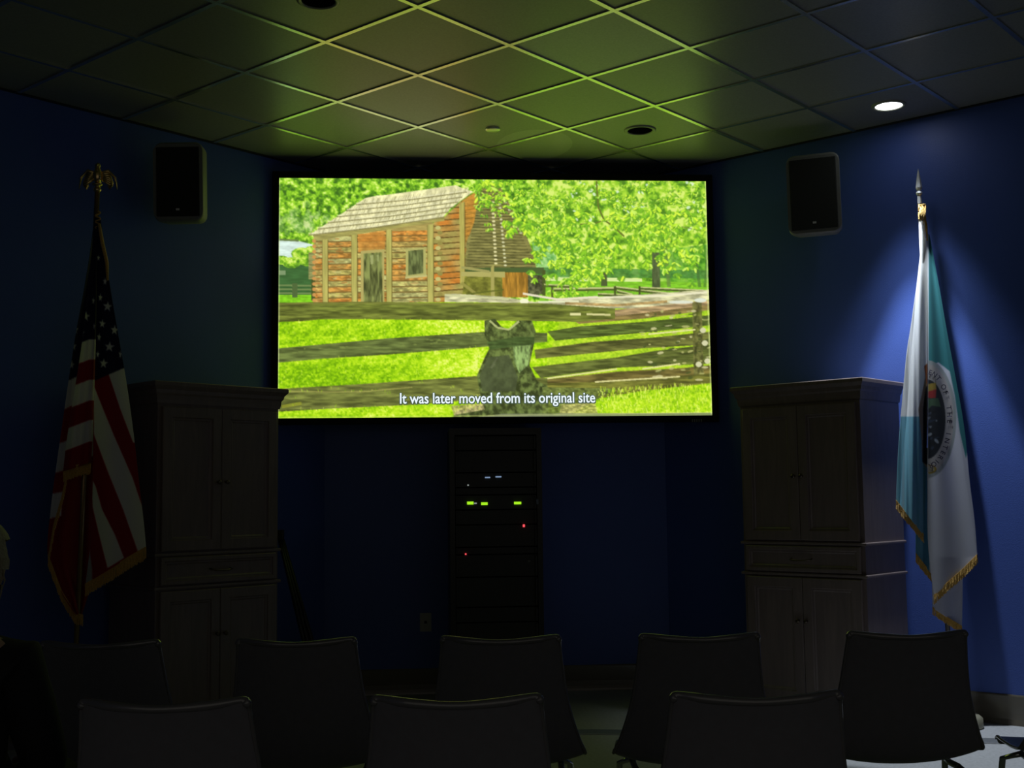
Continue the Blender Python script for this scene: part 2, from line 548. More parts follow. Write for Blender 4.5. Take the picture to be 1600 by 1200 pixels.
    gcol = ramp(np.clip((hue - .5) * 1.7 + .5, 0, 1), [(0, (150, 140, 74)), (.45, (170, 138, 74)), (.75, (182, 124, 54)), (1, (190, 116, 46))]) * (.78 + .44 * fb(GX, GY, 9, 3, 205))[..., None]
    gcol = np.where(edge_[..., None], np.array((92, 68, 34.)), gcol)
    C.a[gsl][gin] = gcol[gin]
    C.poly([(717, 316), (736, 303), (743, 311), (736, 350), (722, 384)], (188, 132, 50), .75, tex=grain(6, 3, .8, 1.15, 64))
    for k in range(9): C.line([(720, 324 + k * 7), (741 - k * 2, 321 + k * 7)], 1, (120, 84, 34), .7)
    # sky and leaves left over above the gable line are trees again
    C.poly([(640, 283), (700, 283), (738, 296), (716, 300), (700, 292), (640, 296)], (0, 0, 0), tex=foliage(GREEN, 6, 4, 2.4))
    # front wall logs
    wall_p = [(489, 371), (611, 352), (672, 349), (674, 476), (492, 474)]
    C.poly(wall_p, (170, 150, 84), tex=grain(16, 3, .85, 1.12, 65))
    cols = [(180, 124, 58), (160, 150, 80), (188, 120, 50), (168, 164, 96), (176, 142, 74), (184, 124, 54), (170, 162, 92),
            (184, 116, 46), (176, 150, 80), (160, 158, 100), (188, 134, 62), (172, 160, 92), (160, 156, 96)]
    for k in range(13):
        y = 363 + k * 8.8
        segs = ((491, 504), (510, 548), (555, 601), (608, 665))
        for q, (xa, xb) in enumerate(segs):
            c = cols[(k * 3 + q * 5 + (k * q) % 3) % 13]
            C.poly([(xa, max(y, 374 - (xa - 489) * .13)), (xb, max(y - 1, 372 - (xb - 489) * .13)), (xb, y + 6.2), (xa, y + 7.2)], c, .9, tex=grain(7, 3, .72, 1.28, 70 + k, 2.4))
            for _ in range(3):
                C.ell(R.uniform(xa + 2, xb - 2), y + R.uniform(1, 5), R.uniform(2, 8), R.uniform(.7, 1.8), R.choice([(206, 168, 100), (150, 132, 70), (196, 190, 122), (170, 96, 44)]), .55, R.uniform(-.1, .1), n=8)
            C.line([(xa, y + 7.6), (xb, y + 6.8)], 1.5, (92, 66, 30), .85)
    C.poly([(557, 368), (598, 364), (598, 392), (557, 396)], (190, 122, 50), .7, tex=grain(8, 5, .85, 1.15, 90))
    for x0, x1 in ((487, 492),):                      # log ends at the near corner
        for k in range(12): C.ell(489.5, 378 + k * 8.4, 3, 3, (196, 140, 76))
    for k in range(15): C.ell(680 + (k % 2) * 3, 358 + k * 8, 4.2, 3.2, (140, 128, 66) if k % 2 else (188, 180, 110))
    C.poly([(487, 368), (611, 350), (690, 340), (690, 347), (611, 359), (492, 378)], (150, 142, 78), tex=grain(14, 2, .85, 1.15, 66))
    # door and window
    C.poly([(561, 394), (597, 391), (597, 476), (561, 475)], (170, 158, 92))
    C.poly([(565, 398), (593.5, 396), (594.5, 476), (565, 475)], (92, 98, 54), tex=grain(3, 18, .6, 1.45, 67, 2.4))
    C.poly([(575, 401), (580, 400), (580, 414), (576, 415)], (150, 156, 100)); C.poly([(585, 400), (589, 400), (589, 410), (586, 411)], (140, 148, 92))
    C.poly([(630, 391), (661, 388), (662, 434), (630, 437)], (168, 164, 96))
    C.poly([(634, 394), (657, 392), (657, 429), (634, 432)], (84, 92, 54), tex=grain(3, 14, .7, 1.35, 68, 2.4))
    C.line([(629, 436), (663, 433)], 3, (184, 178, 116))
    for xa, xb, yt in ((502, 510.5, 376), (546.5, 555.5, 369), (600, 608.5, 361), (663.5, 673, 353)):
        C.poly([(xa, yt), (xb, yt - 1), (xb + .3, 475), (xa + .3, 475)], (172, 164, 88), tex=grain(2, 26, .88, 1.1, 69))
        C.line([(xb, yt), (xb + .3, 475)], 1.3, (96, 84, 40), .8)
        C.line([(xa, yt), (xa + .3, 475)], 1, (110, 96, 48), .6)
    C.poly([(713, 322), (721, 316), (722, 448), (714, 446)], (170, 160, 82), tex=grain(2, 26, .88, 1.1, 69))
    C.line([(721.5, 318), (722, 446)], 1.4, (90, 70, 32), .8)
    # roof of riven boards
    C.poly([(480, 370), (486, 366), (568, 311), (586, 307), (600, 306), (708, 291), (714, 294), (735, 301), (700, 327), (688, 341), (660, 346), (611, 352), (560, 360)], (226, 220, 168),
           tex=grain(4, 9, .86, 1.12, 80, 2.2))
    L0, L1 = [(481, 369), (566, 312)], [(690, 341), (735, 301)]
    for k in range(6):
        t = k / 6.0
        a = (481 + 87 * t, 369 - 57 * t); b = (690 + 22 * t + 20 * t, 341 - 47 * t)
        mid = ((a[0] + b[0]) / 2, (a[1] + b[1]) / 2 + 2)
        C.line([a, mid, b], 1.8, (122, 114, 76), .85)
        C.line([(a[0], a[1] - 2.4), (mid[0], mid[1] - 2.4), (b[0], b[1] - 2.4)], 2.0, (220, 216, 180), .6)
        for q in range(60):
            u = R.random(); x = a[0] + (b[0] - a[0]) * u; y = a[1] + (b[1] - a[1]) * u + 4 * u * (1 - u)
            C.line([(x, y - 1), (x + 3.0, y - 7.5)], .8, R.choice([(142, 138, 98), (222, 218, 176), (164, 160, 116)]), .7)
    # frame under the chimney
    C.poly([(722, 421), (845, 420), (845, 430), (722, 431)], (66, 84, 44))
    C.poly([(722, 430), (782, 430), (782, 470), (716, 474)], (120, 120, 46), tex=grain(8, 5, .7, 1.15, 83))
    C.poly([(780, 428), (820, 428), (820, 467), (780, 467)], (158, 112, 40), tex=grain(2.4, 20, .75, 1.25, 84))
    C.poly([(820, 432), (843, 432), (843, 462), (820, 464)], (72, 72, 50), tex=grain(4, 4, .6, 1.5, 85))
    C.line([(845, 424), (845, 464)], 5, (66, 76, 34))
    C.poly([(716, 427), (784, 427), (784, 436), (716, 434)], (168, 160, 92))
    C.poly([(762, 420), (767, 416), (768, 470), (762, 470)], (160, 152, 84))
    C.line([(716, 420), (760, 427)], 4, (150, 144, 84)); C.line([(716, 444), (742, 464)], 4.5, (140, 134, 66))
    C.line([(724, 462), (782, 455)], 2, (84, 90, 34))
    # hanging leaves of the near tree
    tips = []
    C.line([(928, 283), (931, 325), (940, 345), (956, 356), (972, 371)], 2.6, (96, 106, 40))
    C.line([(940, 345), (925, 351), (902, 352)], 2, (96, 106, 40))
    C.line([(1080, 327), (1060, 338), (1040, 352)], 1.6, (120, 140, 60)); C.line([(1050, 352), (1098, 362)], 1.4, (110, 130, 56))
    spots = []
    for _ in range(230):
        x = R.uniform(735, 1108); y = R.gauss(305, 18); spots.append((x, y, 0))
    for (cx, cy, sx, sy, n) in ((800, 352, 12, 7, 14), (880, 375, 34, 20, 60), (900, 405, 30, 16, 50), (975, 345, 26, 14, 38), (1000, 375, 24, 12, 38), (1035, 365, 18, 10, 26),
                                (1045, 345, 14, 8, 16), (950, 395, 16, 14, 30), (1005, 330, 16, 8, 16), (845, 365, 12, 14, 20), (890, 440, 20, 10, 30), (870, 458, 12, 5, 14),
                                (760, 292, 14, 10, 22), (850, 335, 30, 16, 40), (940, 425, 20, 8, 18), (1060, 400, 28, 20, 40), (1085, 330, 18, 20, 30)):
        for _ in range(n): spots.append((R.gauss(cx, sx), R.gauss(cy, sy), 1))
    R.shuffle(spots)
    pal = [(216, 244, 66), (188, 232, 52), (160, 216, 44), (132, 196, 40), (112, 176, 40), (200, 236, 96), (92, 152, 40)]
    for x, y, f in spots:
        for q in range(R.randint(4, 7)):
            an = math.pi / 2 + R.uniform(-1.25, 1.25); ln = R.uniform(6, 11.5) if f else R.uniform(3, 6.5)
            bx = x + (R.uniform(-1.6, 1.6) if f else R.uniform(-6, 6)); by = y + R.uniform(-1, 1)
            if not (436 < bx < 1112 and by < 466): continue
            if bx < 738: continue
            C.ell(bx + math.cos(an) * ln / 2 + .9, by + math.sin(an) * ln / 2 + 1.2, ln / 2, ln * .19, (76, 128, 28), .55, an, n=8)
            C.ell(bx + math.cos(an) * ln / 2, by + math.sin(an) * ln / 2, ln / 2, ln * .19, R.choice(pal), .95, an, n=8)
    # lawn
    def lawn(X, Y, c):
        t = (fb(X, Y, 3.2, 2.6, 91) - .5) * 1.15 + (fb(X, Y, 26, 9, 92) - .5) * .7 + .46
        t += .30 * np.exp(-(((X - 725) / 80) ** 2 + ((Y - 565) / 34) ** 2)) + .34 * np.exp(-(((X - 715) / 60) ** 2 + ((Y - 512) / 13) ** 2))
        t -= .26 * np.exp(-(((X - 500) / 90) ** 2 + ((Y - 588) / 22) ** 2)) + .14 * np.exp(-(((X - 480) / 90) ** 2 + ((Y - 520) / 14) ** 2))
        t += .14 * np.exp(-((Y - 640) / 14) ** 2)
        return ramp(t, [(0, (96, 152, 8)), (.35, (140, 196, 12)), (.65, (178, 222, 26)), (.9, (212, 236, 70)), (1.0, (226, 238, 116))])
    C.poly([(430, 474), (1118, 474), (1118, 656), (430, 656)], (0, 0, 0), tex=lawn)
    C.poly([(880, 470), (1118, 462), (1118, 600), (840, 600)], (190, 210, 70), .4, tex=grain(5, 3, .8, 1.15, 98))
    C.poly([(880, 488), (1060, 480), (1080, 490), (1040, 500), (880, 505)], (164, 206, 44), .6)
    # far split rails
    for pts, w in (([(856, 454), (960, 452)], 4), ([(955, 450), (1050, 461)], 3.4), ([(960, 456), (985, 462)], 3), ([(996, 451), (1108, 456)], 3), ([(845, 447), (890, 449)], 3), ([(930, 461), (1030, 465)], 3)):
        C.line([(a, b + 1.4) for a, b in pts], w + 1, (70, 84, 36)); C.line([(a, b - .4) for a, b in pts], w * .6, (190, 190, 130))
    for x in (957, 996, 858): C.line([(x, 449), (x, 470)], 2.6, (60, 66, 32))
    for x, y, n in ((882, 452, 40),):
        for _ in range(n):
            a_ = R.uniform(0, 3); C.ell(R.gauss(x, 11), R.gauss(y, 8), 2.8, 1.5, R.choice([(116, 178, 32), (84, 142, 28), (150, 206, 50)]), .95, a_, n=8)
    dark = (96, 104, 44)
    def rail(pts, c=dark, seed=101, lo=.68, hi=1.3):
        C.poly(pts, c, tex=grain(26, 3.2, lo, hi, seed, 2.0))
    # rails at the right, zigzag fence behind
    rail([(880, 497), (990, 488), (1110, 474), (1110, 486), (1000, 500), (900, 508)], (122, 104, 60), 103)
    rail([(940, 488), (1110, 470), (1110, 478), (960, 496)], (168, 140, 100), 104)
    rail([(850, 520), (900, 512), (1000, 505), (1110, 494), (1110, 510), (1000, 522), (862, 534)], (78, 94, 40), 105)
    rail([(830, 548), (920, 536), (1010, 530), (1110, 520), (1110, 540), (1000, 546), (832, 562)], (88, 90, 44), 106)
    rail([(826, 575), (960, 560), (1020, 550), (1110, 540), (1110, 570), (960, 576), (840, 592)], (84, 92, 42), 107)
    rail([(838, 595), (960, 582), (1060, 577), (1112, 572), (1112, 592), (1010, 592), (920, 600), (842, 607)], (104, 92, 46), 108)
    rail([(842, 600), (930, 598), (1112, 585), (1112, 600), (1000, 612), (940, 622), (842, 628)], (98, 98, 40), 109)
    C.poly([(1080, 474), (1095, 472), (1098, 585), (1082, 588)], (84, 84, 44), .85, tex=grain(5, 7, .6, 1.5, 110))
    for _ in range(70):
        x = R.uniform(1000, 1110); y = R.uniform(488, 596)
        C.ell(x, y, R.uniform(2, 7), R.uniform(.8, 2.2), R.choice([(206, 200, 150), (178, 176, 110), (60, 72, 34)]), .8, R.uniform(-.3, .1), n=9)
    for x, y in ((1097, 518), (1100, 538), (1104, 566), (1090, 571)): C.ell(x, y, 5, 4.4, (202, 200, 160))
    for pts in ([(846, 593), (960, 578)], [(1000, 578), (1060, 570)], [(925, 598), (1060, 590)], [(1010, 524), (1085, 517)]):
        C.line(pts, 2.2, (222, 216, 150))
    # pale top logs
    C.poly([(690, 462), (705, 461), (780, 466), (830, 474), (880, 470), (930, 466), (1000, 462), (1108, 454), (1112, 469), (1040, 478), (980, 484), (900, 484), (830, 476), (690, 474)], (206, 202, 158),
           tex=grain(16, 3, .72, 1.15, 112, 2.4))
    C.line([(690, 463), (790, 470)], 3, (196, 196, 146)); C.line([(812, 461), (866, 470), (930, 466)], 3.4, (226, 214, 190)); C.line([(836, 474), (900, 473)], 3, (222, 222, 184))
    C.line([(878, 476), (960, 479), (1040, 473)], 4, (168, 128, 70), .75, tex=grain(8, 3, .7, 1.2, 113))
    C.line([(930, 467), (1030, 464), (1108, 458)], 3, (232, 226, 196), .8)
    C.ell(814, 473, 7, 4.5, (236, 234, 200)); C.ell(1062, 474, 20, 2.6, (214, 218, 200)); C.ell(1093, 471, 10, 3.4, (214, 220, 204))
    # near rails at the left
    rail([(430, 474), (560, 473), (700, 475), (840, 476), (957, 484), (957, 500), (900, 505), (850, 504), (700, 502), (560, 500), (500, 500), (470, 503), (430, 504)], (96, 104, 42), 120)
    C.line([(436, 476), (560, 475), (700, 478), (820, 478)], 2, (118, 118, 56), .7)
    C.poly([(886, 491), (903, 491), (903, 495), (886, 495)], (214, 210, 150)); C.line([(912, 493), (950, 494)], 3, (206, 200, 140))
    rail([(430, 545), (600, 530), (757, 520), (850, 522), (850, 536), (757, 543), (600, 555), (500, 561), (430, 567)], (86, 98, 50), 122)
    for _ in range(34):
        C.ell(R.uniform(450, 790), 0, 0.1, .1, (0, 0, 0), 0)
    for k in range(26):
        x = R.uniform(445, 760); y = 545 - (x - 436) * .078 + R.uniform(3, 12)
        C.ell(x, y, R.uniform(1.5, 5), R.uniform(.8, 1.8), (118, 132, 66), .6, n=8)
    rail([(430, 607), (560, 600), (745, 588), (850, 592), (850, 628), (745, 624), (640, 632), (500, 638), (430, 642)], (100, 106, 50), 124)
    C.line([(436, 611), (560, 612), (640, 605)], 1.6, (164, 158, 84), .7); C.line([(440, 634), (470, 629)], 5, (150, 152, 40), .6)
    # stump where the rails cross
    C.poly([(752, 503), (768, 500), (778, 512), (790, 517), (803, 503), (826, 503), (832, 520), (828, 545), (822, 572), (834, 596), (850, 604), (852, 656), (700, 656), (708, 642), (748, 632),
            (740, 588), (752, 560), (760, 545), (752, 525)], (74, 86, 44), tex=grain(6, 7, .6, 1.4, 130, 2.6))
    C.line([(760, 503), (772, 514), (790, 517), (806, 504)], 3.2, (190, 196, 130), .8)
    C.line([(772, 560), (762, 576), (768, 570)], 3, (202, 200, 160), .8)
    C.poly([(796, 540), (825, 540), (820, 572), (806, 584), (798, 566)], (128, 156, 92), .8, tex=grain(3, 9, .6, 1.3, 131, 2.6))
    C.poly([(756, 536), (800, 528), (830, 528), (830, 540), (800, 543), (760, 548)], (60, 80, 40), .85, tex=grain(20, 3, .7, 1.3, 132))
    C.poly([(756, 560), (790, 556), (804, 590), (800, 612), (748, 612), (744, 588)], (66, 74, 50), .85, tex=grain(12, 12, .85, 1.15, 134))
    C.poly([(842, 606), (960, 608), (900, 640), (870, 656), (842, 656)], (96, 108, 52), .9, tex=grain(5, 3, .6, 1.35, 135))
    C.poly([(872, 632), (925, 630), (930, 648), (868, 650)], (196, 190, 110), .8, tex=grain(4, 2, .6, 1.2, 136, 2.5))
    C.poly([(700, 634), (750, 630), (752, 640), (704, 648)], (190, 176, 120), .8, tex=grain(3, 3, .6, 1.2, 137, 2.5))
    # grass blades at the bottom right
    for _ in range(700):
        x = R.uniform(930, 1112); y = R.uniform(612 - (x - 930) * .05, 652); h = R.uniform(3, 8)
        C.line([(x, y), (x + R.uniform(-2.5, 2.5), y - h)], 1.2, R.choice([(210, 236, 60), (176, 214, 40), (134, 180, 30), (226, 240, 110)]), .8)
    for _ in range(1600):
        x = R.uniform(436, 745); y = R.uniform(500, 648)
        c0 = C.a[int((y - C.y0) * 2), int((x - C.x0) * 2)]
        if c0[1] < 130: continue
        C.line([(x, y), (x + R.uniform(-1.5, 1.5), y - R.uniform(2, 4))], 1, R.choice([(200, 238, 50), (150, 206, 20), (120, 180, 14), (226, 244, 100)]), .55)
    # pale rim and grey lower edge of the projected picture
    C.poly([(780, 646.4), (1112, 645.8), (1112, 656), (700, 656)], (112, 118, 100), .85)
    C.line([(430, 650.6), (700, 649.6), (1112, 645.6)], 1.6, (206, 216, 120), .5)
    C.line([(437, 276), (434.5, 652)], 1.5, (226, 236, 170), .6); C.line([(1101.6, 282), (1104.5, 450), (1110.5, 648)], 2.0, (222, 236, 150), .6)
    C.a = np.clip(C.a * np.array([.91, .91, .93]) + np.array([13, 14, 6]), 0, 255)
    return C


def colour_grid(name, nx, ny, pos, cv, mt, parent, pxy, thick=0.0, smooth=True):
    """grid mesh; pos(px, py) -> point; pxy(u, v) -> place in the design"""
    u, v = np.meshgrid(np.linspace(0, 1, nx), np.linspace(0, 1, ny))
    px, py = pxy(u, v)
    me = bpy.data.meshes.new(name)
    co = pos(px, py).reshape(-1, 3)
    idx = np.arange(nx * ny).reshape(ny, nx)
    f = np.stack([idx[:-1, :-1], idx[1:, :-1], idx[1:, 1:], idx[:-1, 1:]], -1).reshape(-1, 4)
    me.vertices.add(len(co)); me.vertices.foreach_set('co', co.ravel())
    me.loops.add(f.size); me.loops.foreach_set('vertex_index', f.ravel().astype(np.int32))
    me.polygons.add(len(f))
    me.polygons.foreach_set('loop_start', np.arange(0, f.size, 4, dtype=np.int32))
    try: me.polygons.foreach_set('loop_total', np.full(len(f), 4, dtype=np.int32))
    except Exception: pass
    me.update(calc_edges=True); me.validate()
    at_ = me.color_attributes.new('pattern', 'FLOAT_COLOR', 'POINT')
    c = np.ones((nx * ny, 4)); c[:, :3] = lin(cv.sample(px, py)).reshape(-1, 3)
    at_.data.foreach_set('color', c.ravel())
    me.materials.append(mt)
    if smooth: me.polygons.foreach_set('use_smooth', [True] * len(me.polygons))
    o = link(bpy.data.objects.new(name, me), parent)
    if thick:
        s = o.modifiers.new('thickness', 'SOLIDIFY'); s.thickness = thick; s.offset = 0
    return o


def at_np(px, py, Y):
    px = np.asarray(px, float); py = np.asarray(py, float)
    F, R_, U = np.array(AX_F), np.array(AX_R), np.array(AX_U)
    d = F + R_ * ((px - 800) / FPX)[..., None] - U * ((py - 600) / FPX)[..., None]
    k = (Y / d[..., 1])[..., None]
    p = d * k; p[..., 2] += EYE
    return p


# ------------------------------------------------------------------ the screen
YS = 7.52
SX0, SX1, SZ0, SZ1 = -0.8593, 1.8389, 1.7233, 3.2253
scr = empty('projection_screen', (0.488, YS, SZ0))
tag(scr, 'wide black-framed projection screen showing a log cabin behind a rail fence', 'screen')
loc = lambda p: p - np.array([0.488, YS, SZ0])
pic = paint_picture()

def pic_pos(px, py):          # the design's own rectangle, px here are its columns and rows
    return None

NX, NY = 660, 366
u_, v_ = np.meshgrid(np.linspace(0, 1, NX), np.linspace(0, 1, NY))
X_ = SX0 + (SX1 - SX0) * u_; Z_ = SZ1 + (SZ0 - SZ1) * v_
def design_of(u, v):
    # rows and columns of the design that fall on this place of the screen
    xl = 436.3 + (433.8 - 436.3) * v; xr = 1102.3 + (1111.5 - 1102.3) * v
    yt = 278.5 + 3.6 * np.clip(u * 2, 0, 1); yb = 652.0 - 1.6 * u
    return xl + (xr - xl) * u, yt + (yb - yt) * v
def scr_pos(px, py):
    return np.stack([X_, np.full_like(X_, YS), Z_], -1) - np.array([0.488, YS, SZ0])
M_pic = attr_mat('glowing_picture', 0.5, emission=SCREEN_POWER)
o = colour_grid('picture', NX, NY, scr_pos, pic, M_pic, scr, design_of, smooth=False)
o['label'] = 'bright picture of a log cabin, trees and a split rail fence'

bm = B()
x0, x1, z0, z1 = SX0 - 0.488, SX1 - 0.488, 0.0, SZ1 - SZ0
W = 0.040
for (a, b, c, d) in ((x0 - W, x0 + .001, z0 - W, z1 + W), (x1 - .001, x1 + W, z0 - W, z1 + W), (x0, x1, z1 - .001, z1 + W), (x0, x1, z0 - W, z0 + .001)):
    box(bm, a, b, -0.010, 0.022, c, d, 0.003)
box(bm, x0 - .01, x1 + .01, 0.004, 0.02, z0 - .01, z1 + .01)
fr = obj('frame', bm, M_black, scr)
fr['label'] = 'black velvet border'
for x in (x0 + 0.5, x1 - 0.5):
    bm = B()
    box(bm, x - .03, x + .03, 0.02, 0.345, 0.9, 0.96)
    box(bm, x - .08, x + .08, 0.335, 0.349, 0.80, 1.06)
    obj('wall_bracket', bm, M_rack, scr)


def glyphs(text, name='glyph'):
    cu = bpy.data.curves.new(name, 'FONT'); cu.body = text; cu.size = 1.0; cu.offset = 0.012; cu.resolution_u = 4
    t = bpy.data.objects.new(name, cu); COL.objects.link(t)
    dg = bpy.context.evaluated_depsgraph_get(); dg.update()
    me = t.evaluated_get(dg).to_mesh()
    vs = [(v.co.x, v.co.y) for v in me.vertices]; fs = [tuple(p.vertices) for p in me.polygons]
    t.evaluated_get(dg).to_mesh_clear()
    bpy.data.objects.remove(t); bpy.data.curves.remove(cu)
    return vs, fs


def text_on_screen(text, xa, xb, zbase, cap, yoff, grow=0.0):
    vs, fs = glyphs(text)
    mnx = min(v[0] for v in vs); mxx = max(v[0] for v in vs)
    sx = (xb - xa) / (mxx - mnx); sz = cap / 0.729
    bm = B()
    bv = [bm.verts.new((xa + (v[0] - mnx) * sx, yoff, zbase + v[1] * sz)) for v in vs]
    for f in fs:
        try: bm.faces.new([bv[i] for i in f])
        except ValueError: pass
    return bm


# caption: place it where it stands on the screen
def scr_xz(px, py):
    p = at(px, py, YS); return p.x - 0.488, p.z - SZ0
ca, cz = scr_xz(625, 630.5); cb, _ = scr_xz(930, 630.5)
_, ct = scr_xz(625, 613.5)
CAP = 'It was later moved from its original site'
full, _ = glyphs(CAP)
f0 = min(v[0] for v in full); f1 = max(v[0] for v in full); ksx = (cb - ca) / (f1 - f0)
M_cw = emit('caption_white', (0.72, 0.80, 0.86), SCREEN_POWER); M_cd = emit('caption_dark', (0.05, 0.08, 0.05), SCREEN_POWER)
pos_ = 0
for wd in CAP.split(' '):
    end = CAP.index(wd, pos_) + len(wd); pos_ = end
    pv, _ = glyphs(CAP[:end]); wv, _ = glyphs(wd)
    ww = max(v[0] for v in wv) - min(v[0] for v in wv)
    xb_ = ca + (max(v[0] for v in pv) - f0) * ksx; xa_ = xb_ - ww * ksx
    bm = text_on_screen(wd, xa_, xb_, cz, ct - cz, -0.0040)
    w_ = obj('caption_word', bm, M_cw, scr); w_['label'] = 'white caption word: ' + wd
    bm = B()
    for q, (dx, dz) in enumerate(((-.005, 0), (.006, 0), (0, -.006), (0, .005), (.006, -.006), (-.004, -.005))):
        b2 = text_on_screen(wd, xa_ + dx, xb_ + dx, cz + dz, ct - cz, -0.0012 - 0.0003 * q)
        me = bpy.data.meshes.new('tmp'); b2.to_mesh(me); b2.free(); bm.from_mesh(me); bpy.data.meshes.remove(me)
    obj('dark_edge', bm, M_cd, w_)
ma_, mz_ = scr_xz(1080.5, 659.5); mb_, mt_ = scr_xz(1096, 655.5)
bm = text_on_screen('IIIII', ma_, mb_, mz_, (mt_ - mz_) * 1.2, -0.0115)
mk = obj('maker_mark', bm, M_mark, scr); mk['label'] = 'tiny grey maker mark on the lower right of the border'

# ------------------------------------------------------------------ ceiling fittings
def downlight(x, y, on, label):
    t = empty('recessed_downlight', (x, y, CEIL))
    tag(t, label, 'ceiling light')
    bm = B(); lathe(bm, [(0.072, -0.002), (0.074, -0.007), (0.084, -0.0085), (0.093, -0.004), (0.094, 0.0)])
    obj('trim_ring', bm, M_ring, t, True)
    bm = B()
    if on:
        lathe(bm, [(0.0, -0.003), (0.05, -0.004), (0.073, -0.0025)])
        obj('lens', bm, M_lens, t, True)
    else:
        lathe(bm, [(0.0, -0.0008), (0.04, -0.0012), (0.073, -0.003)])
        obj('baffle', bm, M_baffle, t, True)
    return t


lampL = downlight(2.60, 6.385, True, 'lit round ceiling downlight above the pale flag')
for nm, en, ang, bl, rad, colr in (('lamp_beam', SPOT_NARROW, 38, 0.12, 0.05, (0.80, 0.90, 1.0)), ('lamp_spill', SPOT_WIDE, 60, 0.8, 0.06, (0.80, 0.90, 1.0))):
    ld = bpy.data.lights.new(nm, 'SPOT'); ld.energy = en; ld.spot_size = math.radians(ang); ld.spot_blend = bl
    ld.shadow_soft_size = rad; ld.color = colr
    lo = bpy.data.objects.new(nm, ld); link(lo, lampL); lo.location = (0, 0, -0.02)
downlight(1.30, 6.884, False, 'unlit black round downlight right of the small white disc')
downlight(-0.421, 5.10, False, 'unlit downlight cut by the top edge of the photo')
bm = B(); lathe(bm, [(0.0, -0.012), (0.038, -0.012), (0.0425, -0.010), (0.045, -0.004), (0.045, 0.0)])
dt = obj('smoke_detector', bm, M_detector, None, True); dt.location = (0.437, 6.891, CEIL)
tag(dt, 'small pale round disc on the ceiling above the screen', 'detector')

# ------------------------------------------------------------------ speakers
def speaker(loc_, rz, tilt, label, w=0.31, h=0.49, d=0.22, back_dir=None):
    t = empty('wall_speaker', loc_, rz)
    tag(t, label, 'speaker', 'wall speakers flanking the screen')
    hw, hh = w / 2, h / 2
    bm = B()
    # tapered case: wide front, narrow back; front faces -y
    rows = [(-d / 2, 1.0, 0.94), (-d / 2 + 0.02, 1.0, 1.0), (0.02, 0.93, 0.98), (d / 2 - .03, 0.66, 0.90), (d / 2, 0.56, 0.84)]
    def ring(y, kx, kz, n=5, r=0.045):
        pts = []
        for cx, cz, a0 in ((1, 1, 0), (-1, 1, 90), (-1, -1, 180), (1, -1, 270)):
            for q in range(n):
                a = math.radians(a0 + 90 * q / (n - 1))
                pts.append(((cx * (hw - r) + r * math.cos(a)) * kx, y, (cz * (hh - r) + r * math.sin(a)) * kz))
        return [bm.verts.new(p) for p in pts]
    rs = [ring(*r_) for r_ in rows]
    for a, b in zip(rs, rs[1:]):
        for k in range(len(a)):
            bm.faces.new((a[k], a[(k + 1) % len(a)], b[(k + 1) % len(a)], b[k]))
    bm.faces.new(rs[0]); bm.faces.new(rs[-1])
    bmesh.ops.recalc_face_normals(bm, faces=bm.faces)
    c = obj('case', bm, M_speaker, t); c.rotation_euler = (tilt, 0, 0)
    for p in c.data.polygons: p.use_smooth = len(p.vertices) == 4
    bm = B(); box(bm, -hw + .018, hw - .018, -d / 2 - .008, -d / 2 + .004, -hh + .03, hh - .03, 0.006)
    g = obj('grille', bm, M_grille, t); g.rotation_euler = (tilt, 0, 0)
    bm = B(); box(bm, -.010, .010, -d / 2 - .010, -d / 2 - .007, -hh + .062, -hh + .074, 0.001)
    g = obj('badge', bm, M_silver, t); g.rotation_euler = (tilt, 0, 0)
    if back_dir:
        bm = B(); tube(bm, [(0, d / 2 - .01, 0), back_dir], 0.016)
        bx, by, bz = back_dir
        tube(bm, [(bx, by, bz - .06), (bx, by, bz + .06)], 0.02)
        obj('bracket', bm, M_rack, t)
    return t


YAW = math.radians(-4.41)
speaker((-1.315, 6.85, 3.0), YAW + math.radians(-1), math.radians(5), 'dark wall speaker left of the screen, one side lit green', w=.275, h=.445, back_dir=(-0.02, 0.275, 0.0))
speaker((2.32, 6.83, 2.955), math.radians(-26), math.radians(4), 'dark wall speaker right of the screen, near the lit downlight', w=0.30, h=0.47, d=0.20, back_dir=(0.03, 0.31, 0.0))

# ------------------------------------------------------------------ equipment rack
rk = empty('equipment_rack', (0.457, 7.52, 0))
tag(rk, 'tall black equipment rack with small lights under the screen', 'rack')
bm = B()
hw = 0.275; RT = 1.64
box(bm, -hw, -hw + .03, -.26, .30, 0, RT); box(bm, hw - .03, hw, -.26, .30, 0, RT)
box(bm, -hw + .03, hw - .03, -.26, .30, RT - .04, RT); box(bm, -hw + .03, hw - .03, -.26, .30, 0, .08)
box(bm, -hw + .03, hw - .03, .28, .30, .08, RT - .04)
obj('rack_frame', bm, M_rack, rk)
rl = Matrix.Translation((-0.457, -7.52, 0))
def rloc(px, py):
    p = at(px, py, 7.255); return p.x - 0.457, p.z
zc = RT - 0.045
rnd = random.Random(3)
units = []
k = 0
heights = [.088, .132, .088, .044, .088, .088, .132, .044, .132, .176, .088, .132, .176]
for hgt in heights:
    if zc - hgt < 0.09: break
    bm = B()
    box(bm, -hw + .032, hw - .032, -.250 + .004 * (k % 2), .15, zc - hgt + .003, zc - .003, 0.002)
    box(bm, -hw + .034, -hw + .048, -.262, -.248, zc - hgt + .01, zc - .01, .002)
    box(bm, hw - .048, hw - .034, -.262, -.248, zc - hgt + .01, zc - .01, .002)
    u = obj('equipment_panel', bm, M_rack2, rk); units.append((zc - hgt, zc, u)); zc -= hgt; k += 1
